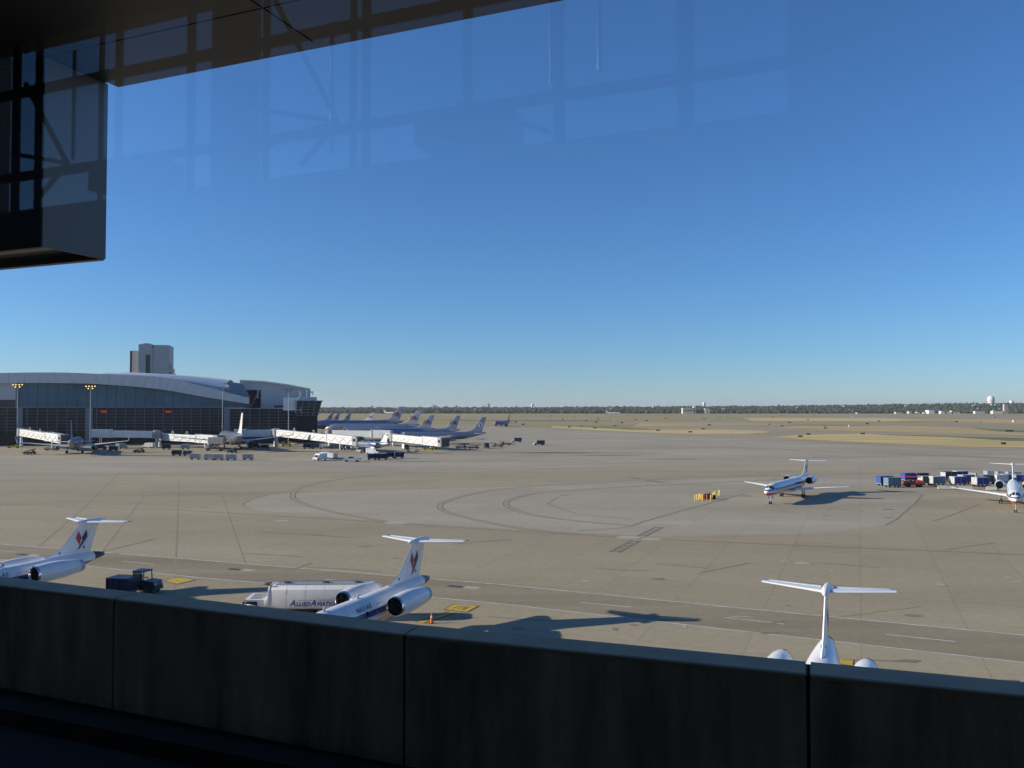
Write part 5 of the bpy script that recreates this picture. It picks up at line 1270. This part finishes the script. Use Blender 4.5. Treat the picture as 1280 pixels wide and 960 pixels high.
for i, (x, y) in enumerate(spots):
    z = hill_z(x, y)
    hm_ = rr.choice((WHITE, CREAM, OFFWHITE))
    if house is None:
        house = empty('house', cat='house', group=GH)
        b = MB(); b.box((0, 0, 0), (15, 10, 18)); b.build('wall', OFFWHITE, house)
        b = MB(); b.prism([(-8.2, 8.9), (8.2, 8.9), (0, 13)], -5.6, 5.6); b.build('roof', mat('pale_house_roof', (.4, .35, .3), .7), house)
        c = house; hm_ = OFFWHITE
    else: c = copy_tree(house, None, {OFFWHITE: hm_})
    c['label'] = f'tiny {"white" if hm_ is WHITE else "cream" if hm_ is CREAM else "greyish"} house, {ordinal(i)} along the far woods from the terminal side'
    c.location = (x, y, z + 4); c.rotation_euler = (0, 0, rr.uniform(-.6, .6)); q = rr.uniform(.35, .8); c.scale = (q * rr.uniform(.8, 1.6), q, q)
# ------------------------------------------------------------------ parapet, walkway, canopy and station hall where the camera stands
GA = R(-22.4)
gu, gn = V((cos(GA), sin(GA), 0)), V((-sin(GA), cos(GA), 0))          # along the station front, and outwards
ZP, ZF = CAMZ - 1.7, CAMZ - 1.7 - .96
CONC = mat('dark_stained_concrete', (.56, .4, .26), .85, var=.5, scale=2.6, bump=.3, stretch=(1, 1, .16))
COPE = mat('parapet_coping', (.6, .42, .25), .75, var=.15, scale=3, bump=.15)
jn = [G(-330, 690, ZP), G(142, 750, ZP), G(505, 795, ZP), G(1010, 845.5, ZP), None]
d = (jn[3] - jn[2]).normalized()
jn[0] = jn[1] + (jn[1] - jn[2]).normalized() * 3.05
jn[4] = jn[3] + d * 3.05
first, last = [], []
for k in range(1, 7): first.insert(0, jn[0] + (jn[0] - jn[1]).normalized() * 3.05 * k); last.append(jn[4] + d * 3.05 * k)
jn = first + jn + last
para = empty('parapet_wall', (0, 0, 0), 0, 'dark concrete parapet of long panels in front of the camera', 'wall')
for i, (a, c) in enumerate(zip(jn, jn[1:])):
    e = (c - a).normalized(); n_ = V((-e.y, e.x, 0)); Lg = (c - a).length; g = .011
    b = MB(); prof = [(0, -1.5), (0, -.03), (.03, 0), (.26, 0), (.29, -.03), (.29, -1.5)]
    jz = random.uniform(-.004, .004)
    b.loft([[a + e * x + n_ * (o + jz) + V((0, 0, z + jz)) for o, z in prof] for x in (g, Lg - g)]); b.build('wall_panel', CONC, para)
    b = MB(); prof = [(-.006, -.016), (-.006, .004), (.008, .012), (.278, .012), (.302, 0), (.302, -.04)]
    b.loft([[a + e * x + n_ * (o + jz) + V((0, 0, z + jz)) for o, z in prof] for x in (g * 1.5, Lg - g * 1.5)]); b.build('coping', COPE, para)
b = MB()
for a, c in zip(jn, jn[1:]):
    e = (c - a).normalized(); n_ = V((-e.y, e.x, 0)); b.loft([[a + e * x + n_ * o + V((0, 0, z)) for o, z in ((.012, -1.4), (.012, -.003), (.283, -.003), (.283, -1.4))] for x in (0, 3.05)])
b.build('joint_filler', BLACK, para)
FL = mat('dark_walkway', (.05, .036, .024), .85, var=.2)
def GL(u, n, z): p = gu * u + gn * n; return V((p.x, p.y, z))
b = MB(); b.loft([[GL(u, n, z) for n, z in ((-9, ZF - .5), (6.4, ZF - .5), (6.4, ZF), (-9, ZF))] for u in (-26, 30)]); tag(b.build('walkway_floor', FL), kind='structure')
b = MB(); b.loft([[GL(u, n, z) for n, z in ((5.0, ZF), (5.25, ZF), (5.25, ZF + .12), (5.0, ZF + .12))] for u in (-26, 30)]); tag(b.build('walkway_kerb', FL), kind='structure')
b = MB(); b.loft([[GL(u, n, z) for n, z in ((5.6, 0), (6.3, 0), (6.3, ZF - .5), (5.6, ZF - .5))] for u in (-26, 30)]); tag(b.build('substructure_wall', CONC), kind='structure')
# canopy with soffit panels
C0 = G(132, 324, CAMZ + 1.4)
cu, cn_ = C0.dot(gu), C0.dot(gn)
SOF = mat('dark_soffit_panel', (.034, .041, .05), .5, var=.08, scale=.6)
ZS = CAMZ + 3.06
canopy = empty('station_canopy', (0, 0, 0), 0, 'dark flat canopy soffit overhead, edge slanting out of the top of view', 'canopy')
p4 = V(AT(400, 52, 1)); 
pu = 2.33
TH = .66
n0 = cn_ - TH
k0 = -12
for i in range(k0, 14):
    ua, ub = cu + pu * i, cu + pu * (i + 1)
    for na, nb in ((n0 + .008, cn_ - .02), (n0 - 2.2, n0 - .008), (1.3, n0 - 2.216)):
        b = MB(); b.loft([[GL(u, n, z) for n, z in ((na, ZS), (nb, ZS), (nb, ZS + .06), (na, ZS + .06))] for u in (ua + .01, ub - .01)]); b.build('soffit_panel', SOF, canopy)
b = MB(); b.loft([[GL(u, n, z) for n, z in ((-9, ZS + 4.6), (cn_ + .1, ZS + .07), (cn_ + .1, ZS + .5), (-9, ZS + 5.0))] for u in (-26, 30)]); b.build('roof_slab', DARK, canopy)
b = MB(); b.loft([[GL(u, n, z) for n, z in ((cn_ - .019, ZS + .0), (cn_ + .1, ZS + .0), (cn_ + .1, ZS + .09), (cn_ - .019, ZS + .09))] for u in (cu + .02, 30)]); b.build('fascia_edge', DARK, canopy)
# box-clad beam hanging under the canopy
BOXM = mat('lit_cladding', (.17, .17, .16), .5, var=.05, scale=.8)  # one cladding: end face coloured as lit, the other faces as shaded
bx = empty('clad_box_beam', (0, 0, 0), 0, 'dark boxed beam hanging down from the canopy, with a paler end face', 'beam')
ZB = CAMZ + 1.4
b = MB(); b.loft([[GL(u, n, z) for n, z in ((n0 + .04, ZB + .07), (cn_ - .003, ZB + .07), (cn_ - .003, ZS - .004), (n0 + .04, ZS - .004))] for u in (-24, cu - .03)]); b.build('beam_core', mat('shaded_cladding', (.02, .02, .022), .6), bx)
b = MB(); b.loft([[GL(u, n, z) for n, z in ((n0, ZB), (cn_, ZB), (cn_, ZS - .004), (n0, ZS - .004))] for u in (cu - .028, cu)]); b.build('end_panel', BOXM, bx)
b = MB(); b.loft([[GL(u, n, z) for n, z in ((n0, ZB), (n0 + .036, ZB), (n0 + .036, ZS - .006), (n0, ZS - .006))] for u in (-24, cu - .03)]); b.build('inner_panel', mat('shaded_cladding', (.02, .02, .022), .6), bx)
b = MB(); b.loft([[GL(u, n, z) for n, z in ((n0 + .04, ZB), (n0 + .14, ZB), (n0 + .14, ZB + .066), (n0 + .04, ZB + .066))] for u in (-24, cu - .03)]); b.build('bottom_trim', mat('grey_trim', (.3, .29, .28), .5), bx)
b = MB(); b.loft([[GL(u, n, z) for n, z in ((cn_ - .06, ZB - .01), (cn_ + .012, ZB - .01), (cn_ + .012, ZB + .06), (cn_ - .06, ZB + .06))] for u in (-24, cu - .032)]); b.build('drip_edge', GREY, bx)
# station hall behind: low dark wall, clerestory frame, roof; its clerestory is what the glass mirrors
RW = -7.6
Q = 10 / 7
zl, zt1, zt2, zt3 = CAMZ + 2.38 * Q, CAMZ + 2.76 * Q, CAMZ + 3.77 * Q, CAMZ + 4.4 * Q
hall = empty('station_hall', (0, 0, 0), 0, 'dark station hall round the camera with a high window band', 'hall')
HD_ = mat('dull_hall_wall', (.26, .2, .15), .8)
b = MB(); b.loft([[GL(u, n, z) for n, z in ((RW - .3, ZF), (RW, ZF), (RW, zl), (RW - .3, zl))] for u in (-26, 30)]); b.build('rear_wall', HD_, hall)
b = MB(); b.loft([[GL(u, n, z) for n, z in ((RW - .3, zt3), (RW, zt3), (RW, ZS + 4.5), (RW - .3, ZS + 4.5))] for u in (-26, 30)]); b.build('rear_wall_head', HD_, hall)
b = MB(); b.loft([[GL(u, n, z) for n, z in ((1.25, ZS + .07), (1.4, ZS + .07), (1.4, ZS + 1.8), (1.25, ZS + 1.8))] for u in (-26, 30)]); b.build('front_wall_head', HD_, hall)
b = MB(); b.loft([[GL(u, n, z) for n, z in ((RW, ZF), (1.2, ZF), (1.2, ZS + 1.9), (RW, ZS + 4.4))] for u in (-26, -25.8)]); b.build('end_wall', HD_, hall)
def mirror_u(px):                       # where along the rear wall a column mirrored at photo column px stands
    d_ = ray(px, 160); d_.z = 0
    return d_.dot(gu) / d_.dot(gn) * 10
FR = mat('dark_steel_frame', (.035, .035, .038), .5)
def col(u, wd, name='column'):
    b = MB(); b.box((0, 0, 0), (1, 1, 1)); b = MB()
    b.loft([[GL(x, n, z) for x, n in ((u - wd / 2, RW), (u + wd / 2, RW), (u + wd / 2, RW + .05), (u - wd / 2, RW + .05))] for z in (zl - .2, zt3 + .2)]); b.build(name, FR, hall)
for px, wd in ((22, .16), (50, .13), (128, .07), (150, .13), (240, .14), (318, .08), (334, .1), (443, .09), (459, .12), (586, .12), (700, .14), (858, .2), (-40, .15), (-120, .2)):
    col(mirror_u(px), wd)
for z, wd in ((zt1, .15), (zt2, .17)):
    b = MB(); b.loft([[GL(u, n, q) for n, q in ((RW + .05, z - wd / 2), (RW + .1, z - wd / 2), (RW + .1, z + wd / 2), (RW + .05, z + wd / 2))] for u in (-26, 30)]); b.build('transom', FR, hall)
def brace(px, pz, qx, qz):
    b = MB(); b.bar(GL(mirror_u(px), RW + .35, pz), GL(mirror_u(qx), RW + .35, qz), .06, .06); b.build('brace', FR, hall)
brace(440, zt1, 340, zt3 + .1); brace(440, zt1, 330, zt1 + .4); brace(440, zt1, 395, zl); brace(440, zt1, 330, zt1 - .25); brace(108, zt1, 55, zt2); brace(108, zt1, 40, zt1 + .3); brace(108, zt1, 70, zl); brace(586, zt1, 700, zl)
for px, zz in ((200, zl), (605, zl)):
    u = mirror_u(px); b = MB(); b.loft([[GL(x, n, z) for x, n in ((u - .6, RW + .1), (u + .6, RW + .1), (u + .6, RW + .8), (u - .6, RW + .8))] for z in (zl - .1, zl + .32)]); b.build('ceiling_unit', FR, hall)
for px, za, zb2 in ((438, zl + .1, zt2 - .1), (122, zt1, zt2 + .3), (313, zt1 + .3, zt2), (763, zl + .6, zt2 - .2), (705, zt1, zt2)):
    u = mirror_u(px); b = MB(); b.tube(GL(u, RW + .45, za), GL(u, RW + .45, zb2), .03, .03, 16); b.build('streak_rod', mat('brushed_rod', (.9, .9, .88), .16, 1.0, var=.02), hall, 60)  # thin rods added to catch the sun as streaks in the pane
ux = mirror_u(985)
b = MB(); b.loft([[GL(u, n, z) for n, z in ((RW - .25, zl), (RW - .02, zl), (RW - .02, zt3), (RW - .25, zt3))] for u in (ux, 30)]); b.build('rear_wall_panel', HD_, hall)
ua_, ub_ = mirror_u(262), mirror_u(312)
b = MB(); b.loft([[GL(u, n, z) for n, z in ((RW - .25, zl), (RW - .03, zl), (RW - .03, zt3), (RW - .25, zt3))] for u in (ua_, ub_)]); b.build('rear_wall_panel', HD_, hall)
b = MB(); b.loft([[GL(u, n, z) for n, z in ((-15, 0), (-14, 0), (-14, 29), (-15, 29))] for u in (-60, -23.5)]); b.build('added_dimming_wall', mat('grey_dimming_wall', (.4, .37, .35), .8), hall)  # unseen wall, added to keep bright sky out of the mirrored windows
# upper window pane in front of the camera
gm = bpy.data.materials.new('window_glass'); gm.use_nodes = True
n, l = gm.node_tree.nodes, gm.node_tree.links
n.remove(n['Principled BSDF']); o_ = n['Material Output']
tb, gb, ad = n.new('ShaderNodeBsdfTransparent'), n.new('ShaderNodeBsdfGlossy'), n.new('ShaderNodeAddShader')
gb.inputs['Roughness'].default_value = .012; gb.inputs['Color'].default_value = (.056, .056, .056, 1)
l.new(tb.outputs[0], ad.inputs[0]); l.new(gb.outputs[0], ad.inputs[1]); l.new(ad.outputs[0], o_.inputs[0])
PN = 1.2
b = MB(); b.poly([GL(-5.5, PN, CAMZ + .40), GL(6.5, PN, CAMZ + .40), GL(6.5, PN, ZS), GL(-5.5, PN, ZS)])
pane = b.build('window_pane', gm)
tag(pane, 'clear upper window pane mirroring the high windows behind the camera', 'window pane')

# ------------------------------------------------------------------ air
HAZE = 4.8e-5
hz_ = MB(); hz_.box((0, 7000, 55), (24000, 15000, 114))
hm = bpy.data.materials.new('pale_haze'); hm.use_nodes = True
n, l = hm.node_tree.nodes, hm.node_tree.links
n.remove(n['Principled BSDF'])
pv = n.new('ShaderNodeVolumePrincipled'); pv.inputs['Density'].default_value = HAZE; pv.inputs['Color'].default_value = (.8, .88, 1, 1); pv.inputs['Anisotropy'].default_value = .2
l.new(pv.outputs[0], n['Material Output'].inputs['Volume'])
tag(hz_.build('haze', hm), kind='stuff')
